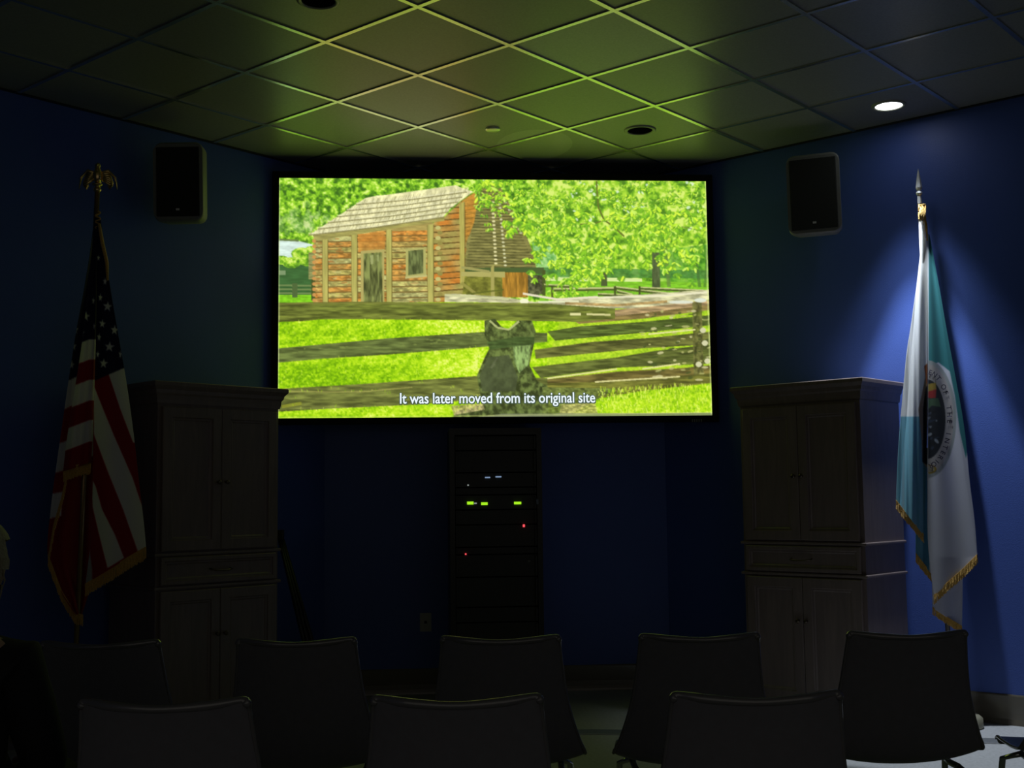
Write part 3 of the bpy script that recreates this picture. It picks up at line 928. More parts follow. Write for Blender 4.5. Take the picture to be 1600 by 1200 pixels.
def led(name, px, py, wpx, hpx, mt):
    x, z = rloc(px, py); s = 7.255 / FPX
    bm = B(); box(bm, x - wpx * s / 2, x + wpx * s / 2, -.262, -.2455, z - hpx * s / 2, z + hpx * s / 2, 0.0006)
    par = rk
    for a, b, u in units:
        if a <= z <= b: par = u
    obj(name, bm, mt, par)
led('status_display', 762, 746, 8, 2, M_bluel); led('status_display', 779, 745, 9, 2, M_bluel)
led('power_light', 731.5, 758, 2, 2, M_whitel)
led('level_display', 735, 786, 10, 4.5, M_green); led('status_light', 743, 786.5, 4, 2, M_whitel); led('level_display', 757, 787, 10, 4, M_green); led('level_display', 809, 786, 11, 4, M_green)
led('power_light', 818.7, 821.5, 3, 4, M_red); led('power_light', 727.8, 866, 2.2, 2.2, M_red)
led('status_light', 827, 877, 4, 2.5, mat('dim_grey', (0.16, 0.16, 0.14), .4))
led('status_light', 839, 784, 5, 8, mat('dim_blue_grey', (0.12, 0.16, 0.22), .4))

# ------------------------------------------------------------------ wall outlet
ou = empty('wall_outlet', (0.038, YW, 0.446)); tag(ou, 'pale wall outlet plate left of the equipment rack', 'outlet')
bm = B(); box(bm, -.036, .036, -.007, -.0005, -.058, .058, .002); obj('plate', bm, M_plate, ou)
bm = B()
box(bm, -.0085, .0085, -.0085, -.006, -.0085, .0085, .001)
obj('socket', bm, M_slot, ou)

# ------------------------------------------------------------------ cabinets
def cabinet(loc_, rz, label):
    t = empty('tall_cabinet', loc_, rz); tag(t, label, 'cabinet', 'tall dark cabinets in the corners')
    Wb, D = 0.372, 0.47        # half body width, body depth; front face at y = 0, going back to +y
    bm = B()
    box(bm, -Wb, Wb, 0, D, 0.0, 1.775, .002)
    box(bm, -Wb - .006, Wb + .006, -.006, D, 0.0, 0.085, .003)
    b = obj('body', bm, M_cab, t)
    bm = B()
    prof = [(0.006, 1.730), (0.010, 1.750), (0.012, 1.772), (0.020, 1.782), (0.024, 1.800), (0.034, 1.812), (0.040, 1.820), (0.040, 1.838), (0.036, 1.842), (-.36, 1.842)]
    rows = []
    for a, z in prof:
        rows.append([bm.verts.new(p) for p in ((-Wb - a, D, z), (-Wb - a, -a, z), (Wb + a, -a, z), (Wb + a, D, z))])
    for a, b_ in zip(rows, rows[1:]):
        for k in range(3): bm.faces.new((a[k], a[k + 1], b_[k + 1], b_[k]))
    bmesh.ops.recalc_face_normals(bm, faces=bm.faces)
    obj('cornice', bm, M_cab, t)
    for z in (0.955, 0.785):
        bm = B(); box(bm, -Wb - .014, Wb + .014, -.016, D - .001, z - .008, z + .008, .005)
        obj('moulding', bm, M_cab, t)

    def door(x0, x1, z0, z1, name='door', stile=.052):
        bm = B()
        y0, y1 = -.019, 0.0
        def ringq(ins, y): return [bm.verts.new((x, y, z)) for x, z in ((x0 + ins, z0 + ins), (x1 - ins, z0 + ins), (x1 - ins, z1 - ins), (x0 + ins, z1 - ins))]
        rs = [ringq(0, y1 - .0005), ringq(0, y0 + .003), ringq(.003, y0), ringq(stile, y0), ringq(stile + .004, y0 + .006), ringq(stile + .012, y0 + .006), ringq(stile + .018, y0 + .011)]
        for a, b_ in zip(rs, rs[1:]):
            for k in range(4): bm.faces.new((a[k], a[(k + 1) % 4], b_[(k + 1) % 4], b_[k]))
        bm.faces.new(rs[-1])
        bmesh.ops.recalc_face_normals(bm, faces=bm.faces)
        return obj(name, bm, M_cab, t)

    def knob(par, x, z):
        bm = B(); lathe(bm, [(0.0, 0.0), (.006, 0.001), (.005, .010), (.011, .016), (.012, .021), (.007, .025), (0, .026)], n=16)
        bmesh.ops.rotate(bm, verts=bm.verts, cent=(0, 0, 0), matrix=Matrix.Rotation(math.pi / 2, 3, 'X'))
        bmesh.ops.translate(bm, verts=bm.verts, vec=(x, -.019, z))
        obj('knob', bm, M_knob, par, True)

    fx = Wb - .022
    for (za, zb, zk) in ((0.972, 1.712, 1.325), (0.100, 0.768, 0.535)):
        dl = door(-fx, -.0015, za, zb); knob(dl, -.024, zk)
        dr = door(.0015, fx, za, zb); knob(dr, .024, zk)
    dw = door(-fx, fx, 0.800, 0.940, 'drawer', .020)
    bm = B(); tube(bm, [(-.062, -.012, .872), (-.058, -.034, .868), (-.03, -.040, .863), (.03, -.040, .863), (.058, -.034, .868), (.062, -.012, .872)], .0045, 8)
    obj('pull_handle', bm, M_knob, dw, True)
    return t


S2 = math.sqrt(.5)
# left cabinet: front looks towards (1, -1); right one towards (-1, -1)
cabinet((-1.056, 6.600, 0), math.radians(41.7), 'dark wooden cabinet behind the striped flag, left of the screen')
cabinet((2.097 + .004, 6.612 + .004, 0), math.radians(-47), 'dark wooden cabinet beside the pale flag, right of the screen')

# ------------------------------------------------------------------ folded easel leaning beside the left cabinet
ea = empty('folded_easel', (-0.72, 7.35, 0)); tag(ea, 'slim black folded easel leaning beside the left cabinet', 'easel')
tp = at(437, 836, 7.40) - Vector((-0.72, 7.35, 0))
bt = at(476, 985, 7.28) - Vector((-0.72, 7.35, 0))
d_ = (bt - tp); s_ = -tp.z / d_.z
ft = tp + d_ * s_
for k, dx in enumerate((-.03, .0, .035)):
    bm = B(); tube(bm, [tp + Vector((dx * .25, 0.01 * k, 0)), (tp + ft) / 2 + Vector((dx * .6, .012 * k, 0)), Vector((ft.x + dx, ft.y + .02 * k, 0.012))], [.010, .013, .011], 10)
    obj('leg', bm, M_rack, ea, True)
bm = B(); box(bm, tp.x - .025, tp.x + .025, tp.y - .02, tp.y + .035, tp.z - .03, tp.z + .03, .006); obj('hinge', bm, M_rack, ea)

# ------------------------------------------------------------------ flags
def interp_poly(pts, t):
    P = np.array(pts, float); n = len(P) - 1
    x = np.clip(t * n, 0, n - 1e-6); i = x.astype(int); f = (x - i)[..., None]
    # smooth (Catmull) through the points
    p0 = P[np.clip(i - 1, 0, n)]; p1 = P[i]; p2 = P[i + 1]; p3 = P[np.clip(i + 2, 0, n)]
    return .5 * ((2 * p1) + (p2 - p0) * f + (2 * p0 - 5 * p1 + 4 * p2 - p3) * f ** 2 + (3 * p1 - p0 - 3 * p2 + p3) * f ** 3)


def panel(L, R_, yfun, cv, nx, ny, name, parent, origin, mt, thick=.002):
    def pxy(u, v):
        a = interp_poly(L, v); b = interp_poly(R_, v)
        p = a + (b - a) * u[..., None]
        return p[..., 0], p[..., 1]
    def pos(px, py):
        u, v = np.meshgrid(np.linspace(0, 1, nx), np.linspace(0, 1, ny))
        return at_np(px, py, yfun(u, v)) - np.array(origin)
    return colour_grid(name, nx, ny, pos, cv, mt, parent, pxy, thick)


def fringe(edge, yv, depth, parent, origin, name='fringe', n=160):
    """strands hanging below an edge given by places on the flag"""
    bm = B(); E_ = np.array(edge, float)
    seg = np.r_[0, np.cumsum(np.hypot(*np.diff(E_, axis=0).T))]; rr = random.Random(9)
    for k in range(n):
        s = seg[-1] * (k + .5) / n
        x = np.interp(s, seg, E_[:, 0]); y = np.interp(s, seg, E_[:, 1]); Yd = np.interp(s / seg[-1], np.linspace(0, 1, len(yv)), yv)
        a = at(x, y - 2.0, Yd - .002) - Vector(origin); b = at(x + rr.uniform(-.8, .8), y + depth * rr.uniform(.85, 1.05), Yd - .003 + rr.uniform(-.004, .004)) - Vector(origin)
        tube(bm, [a, (a + b) / 2 + Vector((rr.uniform(-.002, .002), rr.uniform(-.003, .003), 0)), b], .0021, 5)
    return obj(name, bm, M_gold, parent)


def star(C, cx, cy, r, col, sq=1.0, rot=0.0):
    C.poly([(cx + sq * (r if k % 2 == 0 else r * .40) * math.sin(rot + math.pi * k / 5), cy - (r if k % 2 == 0 else r * .40) * math.cos(rot + math.pi * k / 5)) for k in range(10)], col)


M_cloth = attr_mat('flag_cloth', 0.7, sheen=0.25)
_nt = M_cloth.node_tree; _bs = _nt.nodes['Principled BSDF']
_tr = _nt.nodes.new('ShaderNodeBsdfTranslucent'); _mx = _nt.nodes.new('ShaderNodeMixShader'); _mx.inputs[0].default_value = 0.50
_nt.links.new([n for n in _nt.nodes if n.type == 'ATTRIBUTE'][0].outputs['Color'], _tr.inputs['Color'])
_nt.links.new(_bs.outputs[0], _mx.inputs[1]); _nt.links.new(_tr.outputs[0], _mx.inputs[2])
_nt.links.new(_mx.outputs[0], [n for n in _nt.nodes if n.type == 'OUTPUT_MATERIAL'][0].inputs['Surface'])

# --- striped flag
FO = (-1.66, 6.15, 0.0)
fl = empty('striped_flag', FO); tag(fl, 'gold-fringed stars and stripes flag hanging on its pole, left', 'flag')
RED, WHT, BLU = (188, 30, 36), (246, 246, 246), (26, 32, 74)
CB = Canvas(60, 340, 240, 1000, 3)
CB.poly([(60, 340), (240, 340), (240, 1000), (60, 1000)], BLU)
for (ya, yb, c) in ((530, 562, WHT), (562, 593, RED), (593, 626, WHT), (626, 656, RED), (656, 690, WHT), (690, 722, RED), (722, 760, (170, 120, 30))):
    CB.poly([(158, ya), (140, ya), (96, ya + 17), (96, yb + 17), (140, yb), (158, yb)], c)
for x, y, r, sq in ((135, 431, 7, .6), (128, 456, 7, .7), (124, 483, 8, .6), (134, 494, 9, .85), (121, 511, 8, .7), (128, 520, 8, .7), (146, 470, 7, .4), (147, 510, 7, .3)):
    star(CB, x, y, r, WHT, sq, .15)
CC = Canvas(60, 340, 240, 1000, 3)
CC.poly([(60, 340), (240, 340), (240, 1000), (60, 1000)], RED)
P6 = lambda L: [(40 + a * .4, 520 + b * .4) for a, b in L]
CC.poly(P6([(320, 150), (370, 300), (412, 410), (420, 430), (480, 430), (480, 60)]), WHT)
CC.poly(P6([(262, 190), (285, 250), (345, 400), (420, 570), (470, 720), (475, 860), (440, 860), (380, 690), (320, 540), (268, 400)]), WHT)
CC.poly(P6([(255, 560), (275, 600), (300, 690), (350, 790), (385, 880), (320, 920), (285, 780), (262, 680)]), WHT)
CC.poly(P6([(225, 780), (245, 800), (262, 930), (262, 980), (225, 1000)]), (200, 200, 204))
CC.poly([(140, 340), (200, 340), (200, 573), (191, 576), (168, 586), (150, 594), (140, 596)], BLU)
for x, y, r, sq in ((154, 403, 6, .5), (157, 465, 8, .5), (168, 479, 9, .9), (160, 506, 8, .7), (179, 516, 9, .8), (155, 527, 8, .5), (171, 542, 9, .95), (153, 554, 7, .5), (162, 568, 9, .8), (188, 554, 8, .4), (164, 440, 7, .6)):
    star(CC, x, y, r, WHT, sq, .1)
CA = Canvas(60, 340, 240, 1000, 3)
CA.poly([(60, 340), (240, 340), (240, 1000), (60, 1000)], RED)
for (ya, yb, c) in ((340, 598, BLU), (598, 640, WHT), (640, 690, RED), (690, 735, WHT), (735, 1000, RED)):  # lower stripes all red: shade on the back fold put into its colour
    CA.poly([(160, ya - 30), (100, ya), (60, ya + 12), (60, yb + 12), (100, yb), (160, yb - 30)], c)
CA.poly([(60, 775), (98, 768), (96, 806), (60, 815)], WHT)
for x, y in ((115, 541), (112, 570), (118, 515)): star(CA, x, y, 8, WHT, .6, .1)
ydrop = lambda v: 6.15 - .02 - .15 * v
pC = panel([(150, 340), (151, 400), (151, 460), (150, 530), (148, 600), (146, 680), (145, 760), (142, 840), (134, 912)],
           [(157, 340), (165, 400), (174, 460), (186, 530), (198, 600), (209, 680), (218, 760), (225, 820), (228, 855)],
           lambda u, v: ydrop(v) - .02 * np.sin(u * math.pi * 2.0) * v - .045 * v * np.sin(u * math.pi), CC, 90, 400, 'right_fold', fl, FO, M_cloth)
pB = panel([(148, 340), (143, 400), (137, 460), (129, 530), (120, 590), (110, 650), (103, 700), (99, 736)],
           [(150, 340), (151, 400), (151, 460), (150, 530), (148, 590), (146, 640), (144, 690), (142, 724)],
           lambda u, v: ydrop(v * .7) - .05 * v * np.sin(u * math.pi) - .015 * np.sin(u * 9) * v, CB, 70, 300, 'front_fold', fl, FO, M_cloth)
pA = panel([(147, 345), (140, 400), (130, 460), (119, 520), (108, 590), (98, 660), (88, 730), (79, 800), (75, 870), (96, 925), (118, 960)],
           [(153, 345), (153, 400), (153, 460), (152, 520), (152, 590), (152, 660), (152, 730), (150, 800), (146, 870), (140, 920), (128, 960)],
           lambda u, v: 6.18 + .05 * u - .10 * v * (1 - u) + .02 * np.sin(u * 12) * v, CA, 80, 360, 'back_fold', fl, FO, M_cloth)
fringe([(133, 914), (170, 892), (200, 872), (228, 856)], [5.96, 5.94, 5.95, 5.98], 18, fl, FO)
fringe([(99, 736), (120, 728), (142, 723)], [6.03, 5.99, 6.03], 17, fl, FO, n=80)
fringe([(75, 868), (96, 925), (118, 960), (130, 962)], [6.09, 6.09, 6.10, 6.14], 16, fl, FO, n=110)
fringe([(104, 742), (96, 780), (84, 820), (76, 868)], [6.05, 6.06, 6.07, 6.08], 14, fl, FO, n=70)
# pole, stand, cord, eagle
topw = at(152, 300, 6.15) - Vector(FO); botw = Vector((-.015, 0, .05))
bm = B(); tube(bm, [botw, topw * .5 + botw * .5, topw], .0125, 14); obj('pole', bm, M_brass if False else mat('pole_varnish', (.30, .21, .10), .22, metal=.6), fl, True)
bm = B(); lathe(bm, [(0, 0), (.15, 0), (.152, .012), (.14, .03), (.09, .045), (.045, .065), (.025, .10), (.018, .15), (0, .15)]); obj('stand_base', bm, M_brass, fl, True)
# eagle finial
ez = topw.z
bm = B()
lathe(bm, [(0, -.005), (.013, 0), (.019, .006), (.020, .016), (.012, .022), (.010, .030), (.024, .034), (.026, .040), (0, .042)], topw.x, topw.y, ez, 18)
obj('finial_collar', bm, M_brass, fl, True)
bm = B()
cx, cy, cz_ = topw.x, topw.y, ez + .042
lathe(bm, [(0, 0), (.012, .006), (.021, .026), (.024, .048), (.018, .068), (.011, .080), (.014, .090), (.013, .100), (0, .110)], cx, cy, cz_, 16)
tube(bm, [(cx, cy - .010, cz_ + .096), (cx + .005, cy - .026, cz_ + .092), (cx + .006, cy - .034, cz_ + .084)], [.007, .005, .001], 8)
tube(bm, [(cx, cy + .01, cz_ + .03), (cx, cy + .03, cz_ + .004), (cx, cy + .04, cz_ - .016)], [.014, .012, .004], 8)
for s in (-1, 1):      # wings: layered feathers arching up and out, tips down
    for q in range(7):
        f = q / 6
        a = Vector((cx + s * .014, cy, cz_ + .055 - .004 * q))
        mid = Vector((cx + s * (.050 + .010 * f), cy + .008, cz_ + .070 - .012 * q))
        tip = Vector((cx + s * (.092 - .050 * (1 - f) ** 1.4 - .006 * q), cy + .014, cz_ + (-.020 + .010 * (6 - q) * .2 - .004 * q) + (.018 if q > 3 else 0)))
        if q == 0: tip = Vector((cx + s * .094, cy + .014, cz_ - .024))
        tube(bm, [a, mid, (mid * .5 + tip * .5) + Vector((s * .012, 0, .012)), tip], [.008, .008, .0065, .0015], 7)
obj('eagle_finial', bm, M_brass, fl, True)
bm = B()
pts = []
for k in range(40):
    t = k / 39; a = t * 20
    p = at(153 + 4 * math.sin(a), 330 + 30 * t, 6.125) - Vector(FO); pts.append(p)
tube(bm, pts, .004, 6)
p0 = at(158, 352, 6.11) - Vector(FO)
tube(bm, [at(155, 350, 6.11) - Vector(FO), at(160, 380, 6.09) - Vector(FO), at(167, 410, 6.08) - Vector(FO), at(168, 438, 6.08) - Vector(FO)], [.007, .009, .009, .006], 8)
obj('gold_cord', bm, M_gold, fl, True)

# --- pale department flag
DO = (2.775, 6.43, 0.0)
df = empty('department_flag', DO); tag(df, 'pale white and teal flag with a round seal, spotlit at right', 'flag')
TEAL, TEAL2, CREAM = (62, 154, 160), (138, 200, 216), (246, 246, 244)
CP = Canvas(1380, 350, 1540, 1000, 3)
CP.poly([(1380, 350), (1540, 350), (1540, 1000), (1380, 1000)], CREAM)
CP.poly([(1380, 651), (1442, 651), (1442, 1000), (1380, 1000)], TEAL2)
CP.poly([(1442, 651), (1452, 651), (1452, 1000), (1442, 1000)], (104, 170, 190))
CP.poly([(1444, 598), (1435, 640), (1438, 670), (1440, 690), (1441, 722), (1452, 735), (1452, 560)], (190, 168, 140))
CP.poly([(1447, 605), (1442, 640), (1442, 680), (1441, 722), (1452, 728), (1452, 600)], (24, 26, 34))
CP.poly([(1444, 572), (1452, 566), (1452, 600), (1447, 600)], (196, 130, 90))
CD = Canvas(1380, 350, 1540, 1000, 3)
CD.poly([(1380, 350), (1540, 350), (1540, 1000), (1380, 1000)], (236, 236, 242))
CD.poly([(1451, 350), (1475, 350), (1500, 590), (1512, 700), (1509, 716), (1500, 676), (1492, 618), (1484, 580), (1466, 566), (1451, 572)], TEAL)
CD.ell(1449, 655, 45, 92, (188, 194, 194), n=50)
CD.ell(1449, 655, 41, 86, (204, 198, 196), n=50)
CD.ell(1449, 655, 28, 62, (40, 46, 58), n=50)
rr = random.Random(4)
CD.poly([(1450, 600), (1462, 598), (1463, 608), (1450, 612)], (196, 168, 70)); CD.poly([(1450, 612), (1463, 608), (1462, 622), (1450, 622)], (196, 60, 60))
CD.poly([(1450, 623), (1466, 622), (1470, 636), (1456, 634), (1450, 640)], (92, 126, 96))
for k in range(16):
    CD.ell(rr.uniform(1450, 1464), rr.uniform(640, 700), rr.uniform(1.2, 5), rr.uniform(1, 2.6), rr.choice([(206, 214, 222), (150, 160, 176), (70, 84, 110), (30, 34, 44)]), .9, rr.uniform(-1, 1))
CD.ell(1453, 733, 10, 7, (206, 176, 76), n=20); CD.ell(1453, 733, 7, 5, (210, 200, 180), n=20)
CD.poly([(1448, 350), (1450.5, 350), (1450.5, 1000), (1448, 1000)], (240, 240, 240))
ydd = lambda py: 6.49 - .02 - .145 * np.clip((py - 370) / 560, 0, 1.15)
def yP(px, py):
    t = np.clip((py - 370) / 470, 0, 1)
    return ydd(py) - .06 * t - .055 * t * np.sin(np.clip((px - (1438 - 36 * t)) / (11 + 32 * t), 0, 1) * math.pi * 1.35) - .010 * np.sin((px - 1400) * .55) * t
def yC(px, py):
    t = np.clip((py - 370) / 500, 0, 1)
    q = np.clip((px - 1449) / (4 + 74 * t), 0, 1)
    return ydd(py) - .015 * t * (1 - q) + .01 * t * q - .013 * t * np.sin(q * 7.0)
def dpanel(name, L, R_, yf, cv, nx, ny):
    def pxy(u, v):
        a = interp_poly(L, v); b = interp_poly(R_, v); p = a + (b - a) * u[..., None]
        return p[..., 0], p[..., 1]
    return colour_grid(name, nx, ny, lambda px, py: at_np(px, py, yf(px, py)) - np.array(DO), cv, M_cloth, df, pxy, .002)
dpanel('left_fold', [(1440, 372), (1434, 430), (1426, 490), (1417, 550), (1411, 610), (1406, 670), (1402, 730), (1400, 783)],
       [(1449, 372), (1449, 430), (1449, 500), (1449, 570), (1449, 640), (1448, 710), (1446, 780), (1443, 836)], yP, CP, 80, 400)
dpanel('lower_fold', [(1440, 700), (1437, 740), (1434, 790), (1431, 830), (1431, 866)], [(1456, 700), (1456, 750), (1456, 800), (1456, 850), (1456, 898)],
       lambda px, py: ydd(py) + .015 + .012 * np.sin((px - 1430) * .2), CP, 40, 180)
dpanel('right_fold', [(1449, 366), (1449, 440), (1449, 520), (1449, 600), (1449, 680), (1449, 760), (1450, 850), (1459, 932)],
       [(1452, 366), (1466, 440), (1480, 520), (1494, 595), (1507, 670), (1515, 750), (1523, 815), (1527, 868)], yC, CD, 100, 430)
dpanel('tail_fold', [(1456, 800), (1456, 850), (1456, 900), (1457, 950)], [(1504, 800), (1504, 870), (1504, 930), (1503, 980)],
       lambda px, py: ydd(py) + .035 - .02 * np.sin((px - 1456) * .12), Canvas(1380, 350, 1540, 1000, 1) if False else CD, 60, 160)
YPn = lambda x, y: float(yP(np.array(x, float), np.array(y, float)))
YCn = lambda x, y: float(yC(np.array(x, float), np.array(y, float)))
fringe([(1400, 783), (1415, 803), (1430, 820), (1443, 836)], [YPn(1400, 783), YPn(1415, 803), YPn(1430, 820), YPn(1443, 836)], 12, df, DO, n=100)
fringe([(1431, 866), (1443, 882), (1456, 898)], [float(ydd(880)) + .01] * 3, 12, df, DO, n=70)
fringe([(1459, 932), (1480, 912), (1505, 890), (1527, 868)], [YCn(1459, 932), YCn(1480, 912), YCn(1505, 890), YCn(1527, 868)], 13, df, DO, n=140)
fringe([(1457, 950), (1480, 966), (1503, 980)], [float(ydd(960)) + .03] * 3, 10, df, DO, n=100)
# lettering round the seal, on the cloth
M_seal = mat('seal_ink', (.03, .025, .06), .7)
def put(bm, ch, px, py, ang, size):
    vs, fs = glyphs(ch)
    mx = (min(v[0] for v in vs) + max(v[0] for v in vs)) / 2; my = .36
    c, s = math.cos(ang), math.sin(ang)
    bv = []
    for x, y in vs:
        lx, ly = (x - mx) * size, -(y - my) * size
        qx, qy = px + lx * c * 0.9 - ly * s, py + lx * s + ly * c
        bv.append(bm.verts.new(at(qx, qy, YCn(qx, qy) - .0035) - Vector(DO)))
    for f in fs:
        try: bm.faces.new([bv[i] for i in f])
        except ValueError: pass
def ring_text(txt, a0, a1, rx=35, ry=74, size=11):
    n = len(txt); bm = B()
    for k, ch in enumerate(txt):
        if ch == ' ': continue
        a = math.radians(a0 + (a1 - a0) * k / max(1, n - 1))
        x = 1449 + rx * math.sin(a); y = 655 - ry * math.cos(a)
        tx, ty = rx * math.cos(a), ry * math.sin(a)
        put(bm, ch, x, y, math.atan2(ty, tx), size)
    return bm
for txt_, a0_, a1_ in (('ENT', 8, 30), ('OF', 47, 56), ('THE', 76, 93), ('INTERIOR', 108, 172)):
    w_ = obj('seal_lettering', ring_text(txt_, a0_, a1_), M_seal, df); w_['label'] = 'dark capitals on the seal ring: ' + txt_
t0 = at(1437, 318, 6.49) - Vector(DO); 
bm = B(); tube(bm, [Vector((.020, -.085, .05)), (Vector((.020, -.085, .05)) + t0) / 2, t0], .0125, 14); obj('pole', bm, M_pole, df, True)
bm = B(); lathe(bm, [(0, 0), (.145, 0), (.147, .012), (.145, .05), (.128, .064), (.06, .075), (.03, .10), (.02, .14), (0, .14)], .020, -.085, 0); obj('stand_base', bm, mat('stand_base_olive', (.30, .28, .20), .45), df, True)
bm = B()
lathe(bm, [(0, -.01), (.013, 0), (.012, .040), (.009, .042), (.016, .050), (.019, .058), (.016, .066), (.010, .070), (.016, .080), (.019, .090), (.014, .125), (.008, .165), (0, .200)], t0.x, t0.y, t0.z, 8)
obj('spear_finial', bm, M_silver, df)
bm = B()
pts = [at(1440.5 + 5.2 * math.sin(k * .8) + (1.2 if k % 9 == 0 else 0), 319 + 24 * k / 90, 6.465 + .013 * math.cos(k * .8)) - Vector(DO) for k in range(91)]
tube(bm, pts, .0045, 6)
for q in range(7):
    tube(bm, [at(1436 + q * 1.7, 321 + 2 * (q % 3), 6.445) - Vector(DO), at(1437 + q * 1.4, 334, 6.440) - Vector(DO), at(1438 + q * 1.2 - (q % 2), 346 + 3 * (q % 3), 6.446) - Vector(DO)], [.003, .005, .0015], 5)
tube(bm, [at(1442, 335, 6.465) - Vector(DO), at(1447, 352, 6.46) - Vector(DO), at(1449, 376, 6.455) - Vector(DO)], [.01, .008, .004], 8)
obj('gold_cord', bm, M_gold, df, True)
# gathered cloth sleeve under the cord
dpanel('sleeve', [(1436, 338), (1436, 360), (1437, 390), (1439, 415)], [(1447, 338), (1446, 360), (1446, 385), (1444, 415)],
       lambda px, py: 6.462 - .012 * np.cos((px - 1441) * .35), CP, 20, 50)

# ------------------------------------------------------------------ chairs
def chair_mesh():
    # side profile: y, z, half width, how far the edges come forward / up
    prof = [(-.205, .792, .160, .034, 0), (-.204, .791, .174, .036, 0), (-.201, .784, .1815, .037, 0), (-.194, .766, .183, .038, 0), (-.175, .70, .190, .040, 0), (-.152, .61, .202, .040, 0), (-.134, .53, .220, .042, .002),
            (-.116, .45, .244, .046, .008), (-.092, .392, .262, .040, .026), (-.04, .366, .262, .015, .040), (.06, .364, .250, 0, .034), (.16, .378, .238, 0, .018),
            (.225, .388, .228, 0, .008), (.262, .380, .220, 0, .004), (.276, .360, .21, 0, 0)]
    bm = B(); n = 17; rows = []
    for y, z, hw_, fy, fz in prof:
        row = []
        for k in range(n):
            s = -1 + 2 * k / (n - 1)
            e = abs(s) ** 2.2
            dip = -.010 * (1 - s * s) if z > .76 else 0
            row.append(bm.verts.new((hw_ * s, y + fy * e, z + fz * e + dip)))
        rows.append(row)
    for a, b_ in zip(rows, rows[1:]):
        for k in range(n - 1): bm.faces.new((a[k], a[k + 1], b_[k + 1], b_[k]))
    return bm


def make_chair():
    t = empty('stacking_chair', (0, 0, 0))
    s = obj('seat_shell', chair_mesh(), M_plastic, t, True)
    md = s.modifiers.new('thickness', 'SOLIDIFY'); md.thickness = .009; md.offset = 0
    md = s.modifiers.new('round', 'SUBSURF'); md.levels = 1; md.render_levels = 2
    # rolled rim
    bm = B()
    prof = [(-.168, .791, .168), (-.166, .785, .179), (-.158, .770, .183), (-.136, .70, .190), (-.112, .61, .202), (-.092, .534, .220), (-.070, .460, .244), (-.052, .420, .262), (-.025, .408, .262), (.06, .398, .250), (.16, .396, .238), (.225, .396, .228), (.262, .384, .220)]
    pts = [(-h, y, z) for y, z, h in prof[::-1]] + [(-.10, -.193, .7845), (0, -.205, .780), (.10, -.193, .7845)] + [(h, y, z) for y, z, h in prof]
    tt = np.linspace(0, 1, 120)
    sm_ = interp_poly(pts, tt)
    rad = [.0055 + .0050 * math.exp(-((z - .785) / .008) ** 2) for z in sm_[:, 2]]
    tube(bm, [tuple(p) for p in sm_], rad, 10)
    obj('rim', bm, M_rim, t, True)
    for sx in (-1, 1):
        bm = B(); tube(bm, [(sx * .19, -.03, .352), (sx * .225, -.10, .32), (sx * .245, -.20, .02), (sx * .246, -.203, .0)], .0105, 10); obj('leg', bm, M_chrome, t, True)
        bm = B(); tube(bm, [(sx * .19, .13, .358), (sx * .225, .20, .33), (sx * .240, .27, .02), (sx * .241, .272, .0)], .0105, 10); obj('leg', bm, M_chrome, t, True)
        bm = B(); tube(bm, [(sx * .19, -.03, .353), (sx * .19, .05, .350), (sx * .19, .13, .359)], .0105, 10); obj('seat_rail', bm, M_chrome, t, True)
    bm = B(); tube(bm, [(-.225, -.105, .31), (.225, -.105, .31)], .008, 8); obj('crossbar', bm, M_chrome, t, True)
    return t


def place(t, xc, yc):
    c, s = math.cos(YAW), math.sin(YAW)
    t.location = (xc * c - yc * s, xc * s + yc * c, 0); t.rotation_euler = (0, 0, YAW)


def copy_thing(root):
    r = root.copy(); COL.objects.link(r)
    for ch in root.children:
        c = ch.copy(); COL.objects.link(c); c.parent = r
    return r


chair0 = make_chair()
ROW1, ROW2 = 4.005, 2.865
seats = [(-1.288, ROW1, 'leftmost black chair of the row nearest the screen', 'front row of chairs'),
         (-.679, ROW1, 'second black chair from the left in the row nearest the screen', 'front row of chairs'),
         (-.045, ROW1, 'middle black chair in front of the equipment rack, row nearest the screen', 'front row of chairs'),
         (.572, ROW1, 'black chair in the row nearest the screen, left of the right cabinet', 'front row of chairs'),
         (1.217, ROW1, 'black chair in front of the right cabinet and pale flag', 'front row of chairs'),
         (1.862, ROW1, 'black chair cut by the right edge of the photo', 'front row of chairs'),
         (-1.42, ROW2, 'black chair the person at the left edge sits on', 'nearer row of chairs'),
         (-.764, ROW2, 'left of the three large near black chair backs', 'nearer row of chairs'),
         (-.128, ROW2, 'middle of the three large near black chair backs', 'nearer row of chairs'),
         (.522, ROW2, 'right of the three large near black chair backs', 'nearer row of chairs')]
first = True
chairs = []
for x, y, lb, g in seats:
    t = chair0 if first else copy_thing(chair0)
    first = False
    place(t, x, y); tag(t, lb, 'chair', g); chairs.append(t)

# ------------------------------------------------------------------ the person at the left edge, seen from behind
pr = empty('person', (0, 0, 0)); tag(pr, 'seated person with light hair and black jacket at the left edge', 'person')
PX, PY = -1.36, 2.95
place(pr, PX, PY)


def skinned(name, verts, edges, radii, mt, parent, sub=2, root=0):
    me = bpy.data.meshes.new(name); me.from_pydata([tuple(v) for v in verts], edges, [])
    o = bpy.data.objects.new(name, me); link(o, parent); me.materials.append(mt)
    md = o.modifiers.new('skin', 'SKIN'); md.use_smooth_shade = True
    for i, r in enumerate(radii):
        sv = me.skin_vertices[0].data[i]
        sv.radius = r if isinstance(r, tuple) else (r, r); sv.use_root = (i == root)
    s = o.modifiers.new('sub', 'SUBSURF'); s.levels = 1; s.render_levels = sub
    return o


